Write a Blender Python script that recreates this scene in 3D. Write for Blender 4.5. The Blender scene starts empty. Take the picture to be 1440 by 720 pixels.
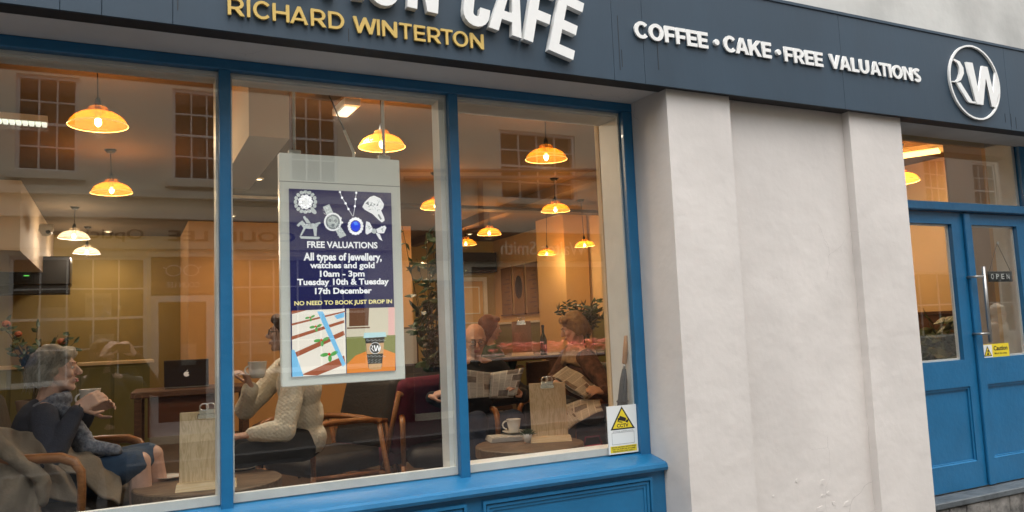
import bpy, bmesh, math, random
import numpy as np
from mathutils import Vector, Matrix, noise
R = math.radians
sc = bpy.context.scene
COL = sc.collection
random.seed(7)

# ---------------------------------------------------------------- camera, sky, sun, exposure
FPX = 1100.0                                   # focal length in pixels of the 1440 px wide photograph
YAW, PITCH, ROLL = R(26.53), R(5.526), R(-2.387)
CAM = Vector((0.0, -3.5, 1.5))
_f = Vector((math.sin(YAW)*math.cos(PITCH), math.cos(YAW)*math.cos(PITCH), math.sin(PITCH)))
_r = Vector((math.cos(YAW), -math.sin(YAW), 0)); _u = _r.cross(_f)
RT = _r*math.cos(ROLL)+_u*math.sin(ROLL); UP = -_r*math.sin(ROLL)+_u*math.cos(ROLL); FW = _f
cd = bpy.data.cameras.new('camera'); cam = bpy.data.objects.new('camera', cd); COL.objects.link(cam)
cd.sensor_width = 36; cd.lens = 36*FPX/1440; cd.clip_start = 0.02; cd.clip_end = 400
cam.matrix_world = Matrix(((RT.x, UP.x, -FW.x, CAM.x), (RT.y, UP.y, -FW.y, CAM.y), (RT.z, UP.z, -FW.z, CAM.z), (0, 0, 0, 1)))
sc.camera = cam
world = bpy.data.worlds.new('World'); sc.world = world; world.use_nodes = True
nt = world.node_tree; bg = nt.nodes['Background']
sky = nt.nodes.new('ShaderNodeTexSky'); sky.sky_type = 'NISHITA'; sky.sun_disc = False
sky.sun_elevation = R(74); sky.sun_rotation = R(190); sky.air_density = 1.6; sky.dust_density = 4
hs = nt.nodes.new('ShaderNodeHueSaturation'); hs.inputs['Saturation'].default_value = 0.22   # overcast: grey cloud
nt.links.new(sky.outputs[0], hs.inputs['Color']); nt.links.new(hs.outputs[0], bg.inputs[0]); bg.inputs[1].default_value = 0.15
sd = bpy.data.lights.new('sun', 'SUN'); sun = bpy.data.objects.new('sun', sd); COL.objects.link(sun)
sd.energy = 1.5; sd.angle = R(70); sd.color = (1, .97, .93)
sun.rotation_euler = (R(9), 0, R(-10))
sc.view_settings.view_transform = 'Standard'; sc.view_settings.look = 'None'
sc.view_settings.exposure = 1.18; sc.view_settings.gamma = 1
sc.render.engine = 'CYCLES'
cy = sc.cycles
cy.use_denoising = True; cy.max_bounces = 9; cy.transparent_max_bounces = 16; cy.diffuse_bounces = 4; cy.glossy_bounces = 4
cy.sample_clamp_indirect = 4; cy.caustics_reflective = False; cy.caustics_refractive = False
cy.use_adaptive_sampling = False

def ray(px, py):
    return RT*((px-720)/FPX) - UP*((py-360)/FPX) + FW
def at(px, py, Y):                              # photograph pixel -> point on the plane y = Y
    r = ray(px, py); return CAM + r*((Y-CAM.y)/r.y)
def atx(px, py, X):
    r = ray(px, py); return CAM + r*((X-CAM.x)/r.x)
def atz(px, py, Z):
    r = ray(px, py); return CAM + r*((Z-CAM.z)/r.z)

# ---------------------------------------------------------------- materials
MATS = {}
def mat(name, col, rough=.6, metal=0, spec=.5, noise_amt=0, nscale=20, bump=0, bscale=60, emit=0, col2=None, stretch=None, coat=0, sheen=0):
    if name in MATS: return MATS[name]
    m = bpy.data.materials.new(name); m.use_nodes = True; n = m.node_tree; b = n.nodes['Principled BSDF']; L = n.links
    b.inputs['Base Color'].default_value = (*col, 1); b.inputs['Roughness'].default_value = rough
    b.inputs['Metallic'].default_value = metal; b.inputs['Specular IOR Level'].default_value = spec
    if coat: b.inputs['Coat Weight'].default_value = coat
    if sheen: b.inputs['Sheen Weight'].default_value = sheen
    tc = n.nodes.new('ShaderNodeTexCoord'); mp = n.nodes.new('ShaderNodeMapping'); L.new(tc.outputs['Object'], mp.inputs[0])
    if stretch: mp.inputs['Scale'].default_value = stretch
    if noise_amt or col2:
        t = n.nodes.new('ShaderNodeTexNoise'); t.inputs['Scale'].default_value = nscale; t.inputs['Detail'].default_value = 6; t.inputs['Roughness'].default_value = .62
        L.new(mp.outputs[0], t.inputs[0])
        cr = n.nodes.new('ShaderNodeValToRGB'); cr.color_ramp.elements[0].position = .32; cr.color_ramp.elements[1].position = .68
        c2 = col2 or tuple(c*(1-noise_amt) for c in col)
        cr.color_ramp.elements[0].color = (*c2, 1); cr.color_ramp.elements[1].color = (*col, 1)
        L.new(t.outputs[0], cr.inputs[0]); L.new(cr.outputs[0], b.inputs['Base Color'])
        mr = n.nodes.new('ShaderNodeMapRange'); mr.inputs[3].default_value = rough*.85; mr.inputs[4].default_value = min(1, rough*1.15)
        L.new(t.outputs[0], mr.inputs[0]); L.new(mr.outputs[0], b.inputs['Roughness'])
    if bump:
        t = n.nodes.new('ShaderNodeTexNoise'); t.inputs['Scale'].default_value = bscale; t.inputs['Detail'].default_value = 5
        L.new(mp.outputs[0], t.inputs[0])
        bm = n.nodes.new('ShaderNodeBump'); bm.inputs['Strength'].default_value = bump; bm.inputs['Distance'].default_value = .01
        L.new(t.outputs[0], bm.inputs['Height']); L.new(bm.outputs[0], b.inputs['Normal'])
    if emit:
        b.inputs['Emission Color'].default_value = (*col, 1); b.inputs['Emission Strength'].default_value = emit
    MATS[name] = m; return m

def wood_mat(name, c1, c2, scale=3, axis='Z', rough=.5):
    if name in MATS: return MATS[name]
    m = bpy.data.materials.new(name); m.use_nodes = True; n = m.node_tree; b = n.nodes['Principled BSDF']; L = n.links
    tc = n.nodes.new('ShaderNodeTexCoord'); mp = n.nodes.new('ShaderNodeMapping'); L.new(tc.outputs['Object'], mp.inputs[0])
    mp.inputs['Scale'].default_value = {'Z': (14, 14, 1.6), 'X': (1.6, 14, 14), 'Y': (14, 1.6, 14)}[axis]
    t = n.nodes.new('ShaderNodeTexNoise'); t.inputs['Scale'].default_value = scale; t.inputs['Detail'].default_value = 4; t.inputs['Distortion'].default_value = 1.4
    L.new(mp.outputs[0], t.inputs[0])
    w = n.nodes.new('ShaderNodeMath'); w.operation = 'MULTIPLY'; w.inputs[1].default_value = 26; L.new(t.outputs[0], w.inputs[0])
    s = n.nodes.new('ShaderNodeMath'); s.operation = 'SINE'; L.new(w.outputs[0], s.inputs[0])
    mr = n.nodes.new('ShaderNodeMapRange'); mr.inputs[1].default_value = -1; L.new(s.outputs[0], mr.inputs[0])
    cr = n.nodes.new('ShaderNodeValToRGB'); cr.color_ramp.elements[0].color = (*c1, 1); cr.color_ramp.elements[1].color = (*c2, 1)
    L.new(mr.outputs[0], cr.inputs[0]); L.new(cr.outputs[0], b.inputs['Base Color']); b.inputs['Roughness'].default_value = rough
    MATS[name] = m; return m

def glass_mat(name, base=.05, tint=(1, 1, 1), rough=0.0):
    m = bpy.data.materials.new(name); m.use_nodes = True; n = m.node_tree; L = n.links
    for x in list(n.nodes): n.nodes.remove(x)
    out = n.nodes.new('ShaderNodeOutputMaterial'); mix = n.nodes.new('ShaderNodeMixShader')
    tr = n.nodes.new('ShaderNodeBsdfTransparent'); tr.inputs[0].default_value = (*tint, 1)
    gl = n.nodes.new('ShaderNodeBsdfGlossy'); gl.inputs['Roughness'].default_value = rough
    g = n.nodes.new('ShaderNodeNewGeometry'); d = n.nodes.new('ShaderNodeVectorMath'); d.operation = 'DOT_PRODUCT'
    L.new(g.outputs['Incoming'], d.inputs[0]); L.new(g.outputs['Normal'], d.inputs[1])
    def M(op, a, b=None):
        x = n.nodes.new('ShaderNodeMath'); x.operation = op
        for i, v in enumerate((a, b)):
            if v is None: continue
            if isinstance(v, (int, float)): x.inputs[i].default_value = v
            else: L.new(v, x.inputs[i])
        return x.outputs[0]
    tcg = n.nodes.new('ShaderNodeTexCoord'); nzg = n.nodes.new('ShaderNodeTexNoise'); nzg.inputs['Scale'].default_value = 1.3; nzg.inputs['Detail'].default_value = 2; L.new(tcg.outputs['Object'], nzg.inputs[0])
    bmg = n.nodes.new('ShaderNodeBump'); bmg.inputs['Strength'].default_value = .35; bmg.inputs['Distance'].default_value = .0012; L.new(nzg.outputs[0], bmg.inputs['Height']); L.new(bmg.outputs[0], gl.inputs['Normal'])   # slight waviness of the pane
    c = M('ABSOLUTE', d.outputs['Value']); p = M('POWER', M('SUBTRACT', 1, c), 5)
    f = M('ADD', M('MULTIPLY', p, 1-base), base)          # Schlick's approximation of the Fresnel term
    L.new(f, mix.inputs[0]); L.new(tr.outputs[0], mix.inputs[1]); L.new(gl.outputs[0], mix.inputs[2]); L.new(mix.outputs[0], out.inputs[0])
    MATS[name] = m; return m

def shade_mat(name, col, transp=.45):
    m = bpy.data.materials.new(name); m.use_nodes = True; n = m.node_tree; L = n.links
    b = n.nodes['Principled BSDF']; out = n.nodes['Material Output']
    b.inputs['Base Color'].default_value = (*col, 1); b.inputs['Roughness'].default_value = .12
    tl = n.nodes.new('ShaderNodeBsdfTranslucent'); tl.inputs[0].default_value = (*col, 1)
    tp = n.nodes.new('ShaderNodeBsdfTransparent'); tp.inputs[0].default_value = (*[min(1, .35+.7*c) for c in col], 1)
    m1 = n.nodes.new('ShaderNodeMixShader'); m1.inputs[0].default_value = .5
    m2 = n.nodes.new('ShaderNodeMixShader'); m2.inputs[0].default_value = transp
    L.new(b.outputs[0], m1.inputs[1]); L.new(tl.outputs[0], m1.inputs[2]); L.new(m1.outputs[0], m2.inputs[1]); L.new(tp.outputs[0], m2.inputs[2]); L.new(m2.outputs[0], out.inputs[0])
    MATS[name] = m; return m

def plaster_mat(name, col, dirt=.12):
    m = bpy.data.materials.new(name); m.use_nodes = True; n = m.node_tree; L = n.links; b = n.nodes['Principled BSDF']
    tc = n.nodes.new('ShaderNodeTexCoord')
    def nz(sc_, det, z=1):
        mp = n.nodes.new('ShaderNodeMapping'); mp.inputs['Scale'].default_value = (1, 1, z); L.new(tc.outputs['Object'], mp.inputs[0])
        t = n.nodes.new('ShaderNodeTexNoise'); t.inputs['Scale'].default_value = sc_; t.inputs['Detail'].default_value = det; L.new(mp.outputs[0], t.inputs[0]); return t.outputs[0]
    cr = n.nodes.new('ShaderNodeValToRGB'); cr.color_ramp.elements[0].position = .3; cr.color_ramp.elements[1].position = .6
    cr.color_ramp.elements[0].color = (*[c*(1-dirt) for c in col], 1); cr.color_ramp.elements[1].color = (*col, 1)
    L.new(nz(1.7, 8, .6), cr.inputs[0]); L.new(cr.outputs[0], b.inputs['Base Color']); b.inputs['Roughness'].default_value = .75
    prev = None
    for sc_, det, st, dist in ((2.2, 4, .45, .03), (14, 3, .3, .006), (140, 3, .12, .002)):
        bm = n.nodes.new('ShaderNodeBump'); bm.inputs['Strength'].default_value = st; bm.inputs['Distance'].default_value = dist
        L.new(nz(sc_, det), bm.inputs['Height'])
        if prev: L.new(prev, bm.inputs['Normal'])
        prev = bm.outputs[0]
    # hairline cracks: edges of large warped cells, kept only in patches
    nzv = n.nodes.new('ShaderNodeTexNoise'); nzv.inputs['Scale'].default_value = 3; L.new(tc.outputs['Object'], nzv.inputs[0])
    mixv = n.nodes.new('ShaderNodeMixRGB'); mixv.inputs[0].default_value = .22; L.new(tc.outputs['Object'], mixv.inputs[1]); L.new(nzv.outputs['Color'], mixv.inputs[2])
    vo = n.nodes.new('ShaderNodeTexVoronoi'); vo.feature = 'DISTANCE_TO_EDGE'; vo.inputs['Scale'].default_value = 1.7; L.new(mixv.outputs[0], vo.inputs[0])
    lt_ = n.nodes.new('ShaderNodeMath'); lt_.operation = 'LESS_THAN'; lt_.inputs[1].default_value = .0018; L.new(vo.outputs['Distance'], lt_.inputs[0])
    gt = n.nodes.new('ShaderNodeMath'); gt.operation = 'GREATER_THAN'; gt.inputs[1].default_value = .60; L.new(nz(.9, 2), gt.inputs[0])
    mu = n.nodes.new('ShaderNodeMath'); mu.operation = 'MULTIPLY'; L.new(lt_.outputs[0], mu.inputs[0]); L.new(gt.outputs[0], mu.inputs[1])
    # chips and old stains
    vs = n.nodes.new('ShaderNodeTexVoronoi'); vs.inputs['Scale'].default_value = 7; L.new(mixv.outputs[0], vs.inputs[0])
    sp = n.nodes.new('ShaderNodeMath'); sp.operation = 'LESS_THAN'; sp.inputs[1].default_value = .045; L.new(vs.outputs['Distance'], sp.inputs[0])
    mx = n.nodes.new('ShaderNodeMixRGB'); mx.inputs[2].default_value = (*[c*.8 for c in col], 1); L.new(mu.outputs[0], mx.inputs[0]); L.new(cr.outputs[0], mx.inputs[1])
    L.new(mx.outputs[0], b.inputs['Base Color'])
    bc = n.nodes.new('ShaderNodeBump'); bc.inputs['Strength'].default_value = .3; bc.inputs['Distance'].default_value = .004; bc.invert = True
    ad = n.nodes.new('ShaderNodeMath'); ad.operation = 'ADD'; L.new(mu.outputs[0], ad.inputs[0]); L.new(sp.outputs[0], ad.inputs[1]); L.new(ad.outputs[0], bc.inputs['Height']); L.new(prev, bc.inputs['Normal']); prev = bc.outputs[0]
    L.new(prev, b.inputs['Normal']); MATS[name] = m; return m

BLUE = mat('blue_gloss_paint', (.012, .140, .305), .36, noise_amt=.16, nscale=5, bump=.22, bscale=26, coat=.1)
NAVY = mat('dark_fascia_paint', (.026, .053, .084), .5, noise_amt=.22, nscale=2.2, bump=.06, bscale=30, stretch=(1, 1, .35))
BLACK = mat('black', (.012, .012, .014), .6)
WHITE = mat('white_letter', (.82, .82, .80), .4, noise_amt=.05)
GOLD = mat('gold_letter', (.62, .43, .12), .38)
BEAD = mat('white_bead_paint', (.82, .81, .77), .45, noise_amt=.12, nscale=8)
RENDERW = plaster_mat('painted_render', (.66, .618, .582))
RENDERU = plaster_mat('upper_render', (.56, .555, .525), .3)
STEEL = mat('brushed_steel', (.42, .41, .39), .42, 1)
DARKMETAL = mat('dark_iron', (.03, .03, .032), .5, .6)
CHROME = mat('chrome', (.8, .8, .8), .12, 1)
OAK = wood_mat('pale_oak', (.60, .44, .25), (.74, .57, .36), 2.2)
PINE = wood_mat('pale_pine', (.72, .52, .28), (.78, .60, .36), 1.2, 'X')
TABLEW = wood_mat('walnut_table', (.12, .072, .038), (.20, .13, .075), 1.6, 'X')
ARMW = wood_mat('chair_wood', (.27, .105, .032), (.36, .15, .05), 2, 'X', .35)
DARKW = wood_mat('dark_wood', (.075, .035, .02), (.12, .055, .03), 2, 'X')
FLOORW = wood_mat('floor_wood', (.045, .03, .02), (.08, .05, .032), 1.2, 'Y')
LEATHER = mat('brown_leather', (.024, .018, .015), .55, noise_amt=.3, nscale=14, bump=.3, bscale=50)
MAROON = mat('maroon_fabric', (.14, .012, .035), .85, noise_amt=.3, bump=.3, bscale=90)
CERAMIC = mat('white_ceramic', (.78, .77, .74), .2, coat=.3)
SLATE = mat('slate', (.10, .115, .125), .5, noise_amt=.45, nscale=9, bump=.6, bscale=22)
GLASS = glass_mat('window_glass', .086, (.97, .98, .97))
PGLASS = glass_mat('shop_glass', .05, (.9, .92, .92))

# ---------------------------------------------------------------- mesh building
class MB:
    def __init__(s): s.v = []; s.f = []
    def add(s, vs, fs, M=None):
        b = len(s.v)
        s.v += [tuple(M @ Vector(v)) if M else tuple(v) for v in vs]; s.f += [tuple(i+b for i in f) for f in fs]; return s
    def box(s, x0, x1, y0, y1, z0, z1, M=None, bev=0):
        if bev:
            b = min(bev, (x1-x0)/2.01, (y1-y0)/2.01, (z1-z0)/2.01)
            bm = bmesh.new(); bmesh.ops.create_cube(bm, size=1)
            for v in bm.verts: v.co = Vector((x0+(v.co.x+.5)*(x1-x0), y0+(v.co.y+.5)*(y1-y0), z0+(v.co.z+.5)*(z1-z0)))
            bmesh.ops.bevel(bm, geom=bm.edges[:], offset=b, segments=1, affect='EDGES')
            bm.verts.index_update()
            s.add([v.co.copy() for v in bm.verts], [[v.index for v in f.verts] for f in bm.faces], M); bm.free(); return s
        return s.add([(x0, y0, z0), (x1, y0, z0), (x1, y1, z0), (x0, y1, z0), (x0, y0, z1), (x1, y0, z1), (x1, y1, z1), (x0, y1, z1)],
                     [(0, 3, 2, 1), (4, 5, 6, 7), (0, 1, 5, 4), (1, 2, 6, 5), (2, 3, 7, 6), (3, 0, 4, 7)], M)
    def tube(s, pts, r, n=8, cap=True, M=None):
        pts = [Vector(p) for p in pts]; rs = r if isinstance(r, (list, tuple)) else [r]*len(pts)
        vs = []; up = None
        for i, p in enumerate(pts):
            t = (pts[min(i+1, len(pts)-1)]-pts[max(i-1, 0)])
            t = t.normalized() if t.length > 1e-9 else Vector((0, 0, 1))
            if up is None:
                a = Vector((0, 0, 1)) if abs(t.z) < .9 else Vector((1, 0, 0)); up = t.cross(a).normalized()
            else:
                up = (up-t*up.dot(t)); up = up.normalized() if up.length > 1e-6 else t.orthogonal().normalized()
            w = t.cross(up)
            for k in range(n):
                a = 2*math.pi*k/n; vs.append(p+(up*math.cos(a)+w*math.sin(a))*rs[i])
        fs = [(i*n+k, i*n+(k+1) % n, (i+1)*n+(k+1) % n, (i+1)*n+k) for i in range(len(pts)-1) for k in range(n)]
        if cap: fs += [tuple(reversed(range(n))), tuple(range((len(pts)-1)*n, len(pts)*n))]
        return s.add(vs, fs, M)
    def lathe(s, prof, n=24, M=None):              # prof: (radius, z) pairs
        vs = []
        for r, z in prof:
            for k in range(n): a = 2*math.pi*k/n; vs.append((r*math.cos(a), r*math.sin(a), z))
        fs = [(i*n+k, i*n+(k+1) % n, (i+1)*n+(k+1) % n, (i+1)*n+k) for i in range(len(prof)-1) for k in range(n)]
        return s.add(vs, fs, M)
    def ell(s, c, r, M=None, n=14, m=9, rot=None):
        vs = [(0, 0, -1)]; 
        for j in range(1, m):
            ph = -math.pi/2+math.pi*j/m
            for k in range(n): a = 2*math.pi*k/n; vs.append((math.cos(ph)*math.cos(a), math.cos(ph)*math.sin(a), math.sin(ph)))
        vs.append((0, 0, 1)); fs = [(0, 1+(k+1) % n, 1+k) for k in range(n)]
        for j in range(m-2): fs += [(1+j*n+k, 1+j*n+(k+1) % n, 1+(j+1)*n+(k+1) % n, 1+(j+1)*n+k) for k in range(n)]
        t = len(vs)-1; fs += [(t, 1+(m-2)*n+k, 1+(m-2)*n+(k+1) % n) for k in range(n)]
        r = (r, r, r) if isinstance(r, (int, float)) else r
        T = Matrix.Translation(Vector(c)) @ (rot.to_4x4() if rot else Matrix.Identity(4)) @ Matrix.Diagonal((*r, 1))
        return s.add(vs, fs, (M @ T) if M else T)
    def cap(s, p0, p1, r0, r1, n=12, M=None):      # tapered capsule
        p0 = Vector(p0); p1 = Vector(p1); d = p1-p0; L = d.length
        if L < 1e-6: return s.ell(p0, r0, M)
        t = d/L; pts = []; rs = []
        for k in range(4): a = math.pi/2*k/4; pts.append(p0-t*r0*math.cos(a)); rs.append(max(1e-4, r0*math.sin(a)))
        pts.append(p0); rs.append(r0); pts.append(p1); rs.append(r1)
        for k in range(1, 5): a = math.pi/2*k/4; pts.append(p1+t*r1*math.sin(a)); rs.append(max(1e-4, r1*math.cos(a)))
        up = t.orthogonal().normalized(); w = t.cross(up); vs = []
        for p, r in zip(pts, rs):
            for k in range(n): a = 2*math.pi*k/n; vs.append(p+(up*math.cos(a)+w*math.sin(a))*r)
        N = len(pts); fs = [(i*n+k, i*n+(k+1) % n, (i+1)*n+(k+1) % n, (i+1)*n+k) for i in range(N-1) for k in range(n)]
        fs += [tuple(reversed(range(n))), tuple(range((N-1)*n, N*n))]
        return s.add(vs, fs, M)
    def prism(s, poly, y0, y1, M=None):            # poly: (x, z) counter-clockwise seen from -y ; extruded along y
        n = len(poly); vs = [(x, y0, z) for x, z in poly]+[(x, y1, z) for x, z in poly]
        return s.add(vs, [tuple(range(n)), tuple(reversed(range(n, 2*n)))]+[(i, i+n, (i+1) % n+n, (i+1) % n) for i in range(n)], M)
    def mesh(s, name, smooth=False):
        me = bpy.data.meshes.new(name); me.from_pydata(s.v, [], s.f); me.update()
        if smooth: me.polygons.foreach_set('use_smooth', [True]*len(me.polygons))
        return me

def obj(name, mb, m=None, parent=None, smooth=False, local=True):
    me = mb if isinstance(mb, bpy.types.Mesh) else mb.mesh(name, smooth)
    if m and not me.materials: me.materials.append(m)
    o = bpy.data.objects.new(name, me); COL.objects.link(o)
    if parent:
        o.parent = parent
        if not local: o.matrix_parent_inverse = Matrix.Translation(parent.location).inverted() if parent.rotation_euler.z == 0 else parent.matrix_basis.inverted()
    return o
def W(name, mb, m, parent, smooth=False):          # child whose mesh is given in world coordinates
    return obj(name, mb, m, parent, smooth, local=False)
def tag(o, label=None, cat=None, group=None, kind=None):
    for k, v in (('label', label), ('category', cat), ('group', group), ('kind', kind)):
        if v: o[k] = v
    return o
def thing(name, label, cat, loc=(0, 0, 0), rz=0, group=None):
    o = bpy.data.objects.new(name, None); COL.objects.link(o); o.location = loc; o.rotation_euler = (0, 0, rz); o.empty_display_size = .1
    return tag(o, label, cat, group)
def struct(name, mb, m): return tag(obj(name, mb, m), kind='structure')
def kids(o): return [c for c in COL.objects if c.parent == o]
def copy_tree(o, loc, rz, label, ch=None):
    c = o.copy(); COL.objects.link(c); c.location = loc; c.rotation_euler = (0, 0, rz); c['label'] = label
    for k in kids(o):
        d = k.copy(); COL.objects.link(d); d.parent = c
        for g in kids(k): e = g.copy(); COL.objects.link(e); e.parent = d
    return c

# text -> mesh
def text_mesh(s, size=1, extrude=0, offset=0, sx=1, align='LEFT', spacing=1, shear=0):
    cu = bpy.data.curves.new('t', 'FONT'); cu.body = s; cu.size = size; cu.extrude = extrude; cu.offset = offset*size
    cu.align_x = align; cu.space_character = spacing; cu.resolution_u = 3; cu.shear = shear
    o = bpy.data.objects.new('t', cu); COL.objects.link(o); bpy.context.view_layer.update()
    me = bpy.data.meshes.new_from_object(o.evaluated_get(bpy.context.evaluated_depsgraph_get()))
    bpy.data.objects.remove(o); bpy.data.curves.remove(cu)
    me.transform(Matrix.Diagonal((sx, 1, 1, 1)))
    return me
UPRIGHT = Matrix(((1, 0, 0, 0), (0, 0, -1, 0), (0, 1, 0, 0), (0, 0, 0, 1)))   # text plane xy -> xz, facing -y
def mesh_bounds(me):
    a = np.empty(len(me.vertices)*3); me.vertices.foreach_get('co', a); a = a.reshape(-1, 3); return a.min(0), a.max(0)
def fit_text(s, w, h, extrude=.0005, offset=.02, spacing=1):  # text mesh scaled to width w and height h, origin lower left
    me = text_mesh(s, 1, 0, offset, spacing=spacing)
    a, b = mesh_bounds(me)
    me.transform(Matrix.Diagonal((w/(b[0]-a[0]), h/(b[1]-a[1]), 1, 1)) @ Matrix.Translation((-a[0], -a[1], 0)))
    if extrude:
        me2 = solid(me, extrude); return me2
    return me
def solid(me, t):
    bm = bmesh.new(); bm.from_mesh(me); 
    r = bmesh.ops.extrude_face_region(bm, geom=bm.faces[:])
    bmesh.ops.translate(bm, verts=[v for v in r['geom'] if isinstance(v, bmesh.types.BMVert)], vec=(0, 0, t))
    bmesh.ops.recalc_face_normals(bm, faces=bm.faces[:]); bm.to_mesh(me); bm.free(); return me
def poly_mesh(polys, name='print'):                # flat polygons in (x, z) at y=0, list of (points, dy)
    mb = MB()
    for pts, dy in polys: mb.add([(x, dy, z) for x, z in pts], [tuple(range(len(pts)))])
    return mb

# fused organic surfaces
def fuse(mb, voxel, smooth=2, wrinkle=0, wscale=18, seed=0):
    me = mb.mesh('tmp'); o = bpy.data.objects.new('tmp', me); COL.objects.link(o)
    r = o.modifiers.new('r', 'REMESH'); r.mode = 'VOXEL'; r.voxel_size = voxel; r.use_smooth_shade = True
    if smooth:
        s = o.modifiers.new('s', 'SMOOTH'); s.iterations = smooth; s.factor = .5
    bpy.context.view_layer.update()
    out = bpy.data.meshes.new_from_object(o.evaluated_get(bpy.context.evaluated_depsgraph_get()))
    bpy.data.objects.remove(o); bpy.data.meshes.remove(me)
    if wrinkle:
        n = len(out.vertices); a = np.empty(n*3); out.vertices.foreach_get('co', a); a = a.reshape(-1, 3)
        nn = np.empty(n*3); out.vertices.foreach_get('normal', nn); nn = nn.reshape(-1, 3)
        rs = np.random.RandomState(seed); d = np.zeros(n)
        for k in range(7):
            w = rs.normal(size=3)*wscale*(.6+.35*k); ph = rs.rand()*6.28
            w2 = rs.normal(size=3)*wscale*.4
            d += (np.sin(a@w+ph+1.5*np.sin(a@w2)))/(1+.5*k)
        a += nn*(d*wrinkle/2.2)[:, None]; out.vertices.foreach_set('co', a.ravel()); out.update()
    out.polygons.foreach_set('use_smooth', [True]*len(out.polygons))
    return out

# ---------------------------------------------------------------- large structure: wall helper
def wall(x0, x1, z0, z1, holes, y0, y1):           # wall slab with rectangular openings (x0,x1,z0,z1)
    xs = sorted({x0, x1, *[h[0] for h in holes], *[h[1] for h in holes]}); zs = sorted({z0, z1, *[h[2] for h in holes], *[h[3] for h in holes]})
    xs = [x for x in xs if x0 <= x <= x1]; zs = [z for z in zs if z0 <= z <= z1]
    solidc = lambda i, j: 0 <= i < len(xs)-1 and 0 <= j < len(zs)-1 and not any(h[0] < (xs[i]+xs[i+1])/2 < h[1] and h[2] < (zs[j]+zs[j+1])/2 < h[3] for h in holes)
    mb = MB()
    for i in range(len(xs)-1):
        for j in range(len(zs)-1):
            if not solidc(i, j): continue
            a, b, c, d = xs[i], xs[i+1], zs[j], zs[j+1]
            mb.add([(a, y0, c), (b, y0, c), (b, y0, d), (a, y0, d)], [(0, 1, 2, 3)]); mb.add([(a, y1, c), (b, y1, c), (b, y1, d), (a, y1, d)], [(3, 2, 1, 0)])
            if not solidc(i-1, j): mb.add([(a, y0, c), (a, y1, c), (a, y1, d), (a, y0, d)], [(3, 2, 1, 0)])
            if not solidc(i+1, j): mb.add([(b, y0, c), (b, y1, c), (b, y1, d), (b, y0, d)], [(0, 1, 2, 3)])
            if not solidc(i, j-1): mb.add([(a, y0, c), (b, y0, c), (b, y1, c), (a, y1, c)], [(3, 2, 1, 0)])
            if not solidc(i, j+1): mb.add([(a, y0, d), (b, y0, d), (b, y1, d), (a, y1, d)], [(0, 1, 2, 3)])
    return mb

FL = 0.30                                           # cafe floor level
# ground
mb = MB(); mb.box(-60, 60, -60, 40, -.5, -.12); struct('ground', mb, mat('asphalt', (.036, .036, .038), .8, noise_amt=.3, nscale=30, bump=.4, bscale=200))
PAVE = mat('paving_stone', (.05, .048, .046), .7, noise_amt=.3, nscale=6, bump=.3, bscale=60)
for (ya, yb) in ((-2.6, 0.0), (-10.0, -7.9)):
    mb = MB(); mb.box(-30, 40, ya, yb, -.3, -.025); s = struct('pavement', mb, mat('mortar', (.12, .115, .11), .9))
    mb = MB(); cnt = 0
    ym = yb
    while ym > ya+.2:
        d = .6; 
        for i in range(-14, 28):
            xo = i*.9+(.45 if cnt % 2 else 0)
            mb.box(xo+.004, xo+.896, max(ym-d, ya+.15)+.004, ym-.004, -.03, random.uniform(-.004, .003), bev=.006)
        ym -= d; cnt += 1
    tag(obj('paving_slabs', mb, PAVE if ya < -5 else mat('pale_bounce_paving', (.115, .11, .105), .7, noise_amt=.25, nscale=6, bump=.3, bscale=60), s), kind='stuff')  # near slabs made paler to bounce light onto riser, soffit and interior
    yk = (ya, ya+.14) if ya > -5 else (yb-.0, yb+.14)
    mb = MB()
    for i in range(-30, 40): mb.box(i+.003, i+.997, ya if ya > -5 else yb, (ya if ya > -5 else yb)+.14, -.2, .004, bev=.01)
    tag(obj('kerb_stones', mb, mat('granite_kerb', (.15, .145, .14), .7, noise_amt=.3, nscale=60), s), kind='stuff')

# ---------------------------------------------------------------- the cafe building
XL, XJ = -1.75, 2.53                                # window opening
B0 = at(1193, 157, -.31).x; B1 = 4.34; A1 = at(1025, 137, -.31).x
cafe = thing('cafe_building', 'cream rendered cafe front with dark sign band and blue joinery', 'building', (0, 0, 0))
W('wall', wall(-6, 11, 2.742, 8.2, [(.3, 1.3, 4.6, 6.2), (4.6, 5.6, 4.6, 6.2), (-3.2, -2.2, 4.6, 6.2), (7.6, 8.6, 4.6, 6.2)], -.245, .02), RENDERU, cafe)
for n, xa, xb in (('pilaster', XJ, A1), ('pilaster', B0, B1), ('pilaster', -6, XL), ('pilaster', 6.42, 11)):
    W('pilaster', MB().box(xa, xb, -.31, .26, -.02, 2.7395), RENDERW, cafe)
W('recessed_panel', MB().box(A1-.002, B0+.002, -.258, .26, -.02, 2.7395), RENDERW, cafe)
W('soffit', MB().box(XL, XJ, -.24, .26, 2.7365, 2.741), RENDERW, cafe)
for x0, x1 in ((.3, 1.3), (4.6, 5.6), (-3.2, -2.2), (7.6, 8.6)):
    w = W('window', wall(x0, x1, 4.6, 6.2, [(x0+.05, x1-.05, 4.65, 5.37), (x0+.05, x1-.05, 5.42, 6.15)], -.14, -.08), BEAD, cafe)
    W('pane', MB().box(x0+.04, x1-.04, -.11, -.104, 4.64, 6.16), PGLASS, w); W('window_sill', MB().box(x0-.06, x1+.06, -.32, -.08, 4.52, 4.597), RENDERU, w)
W('roof', MB().add([(-6.2, -.5, 8.2), (11.2, -.5, 8.2), (11.2, 5, 11), (-6.2, 5, 11), (-6.2, 10.4, 8.2), (11.2, 10.4, 8.2)], [(0, 1, 2, 3), (3, 2, 5, 4), (0, 3, 4), (1, 5, 2), (0, 4, 5, 1)]), SLATE, cafe)
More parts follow.
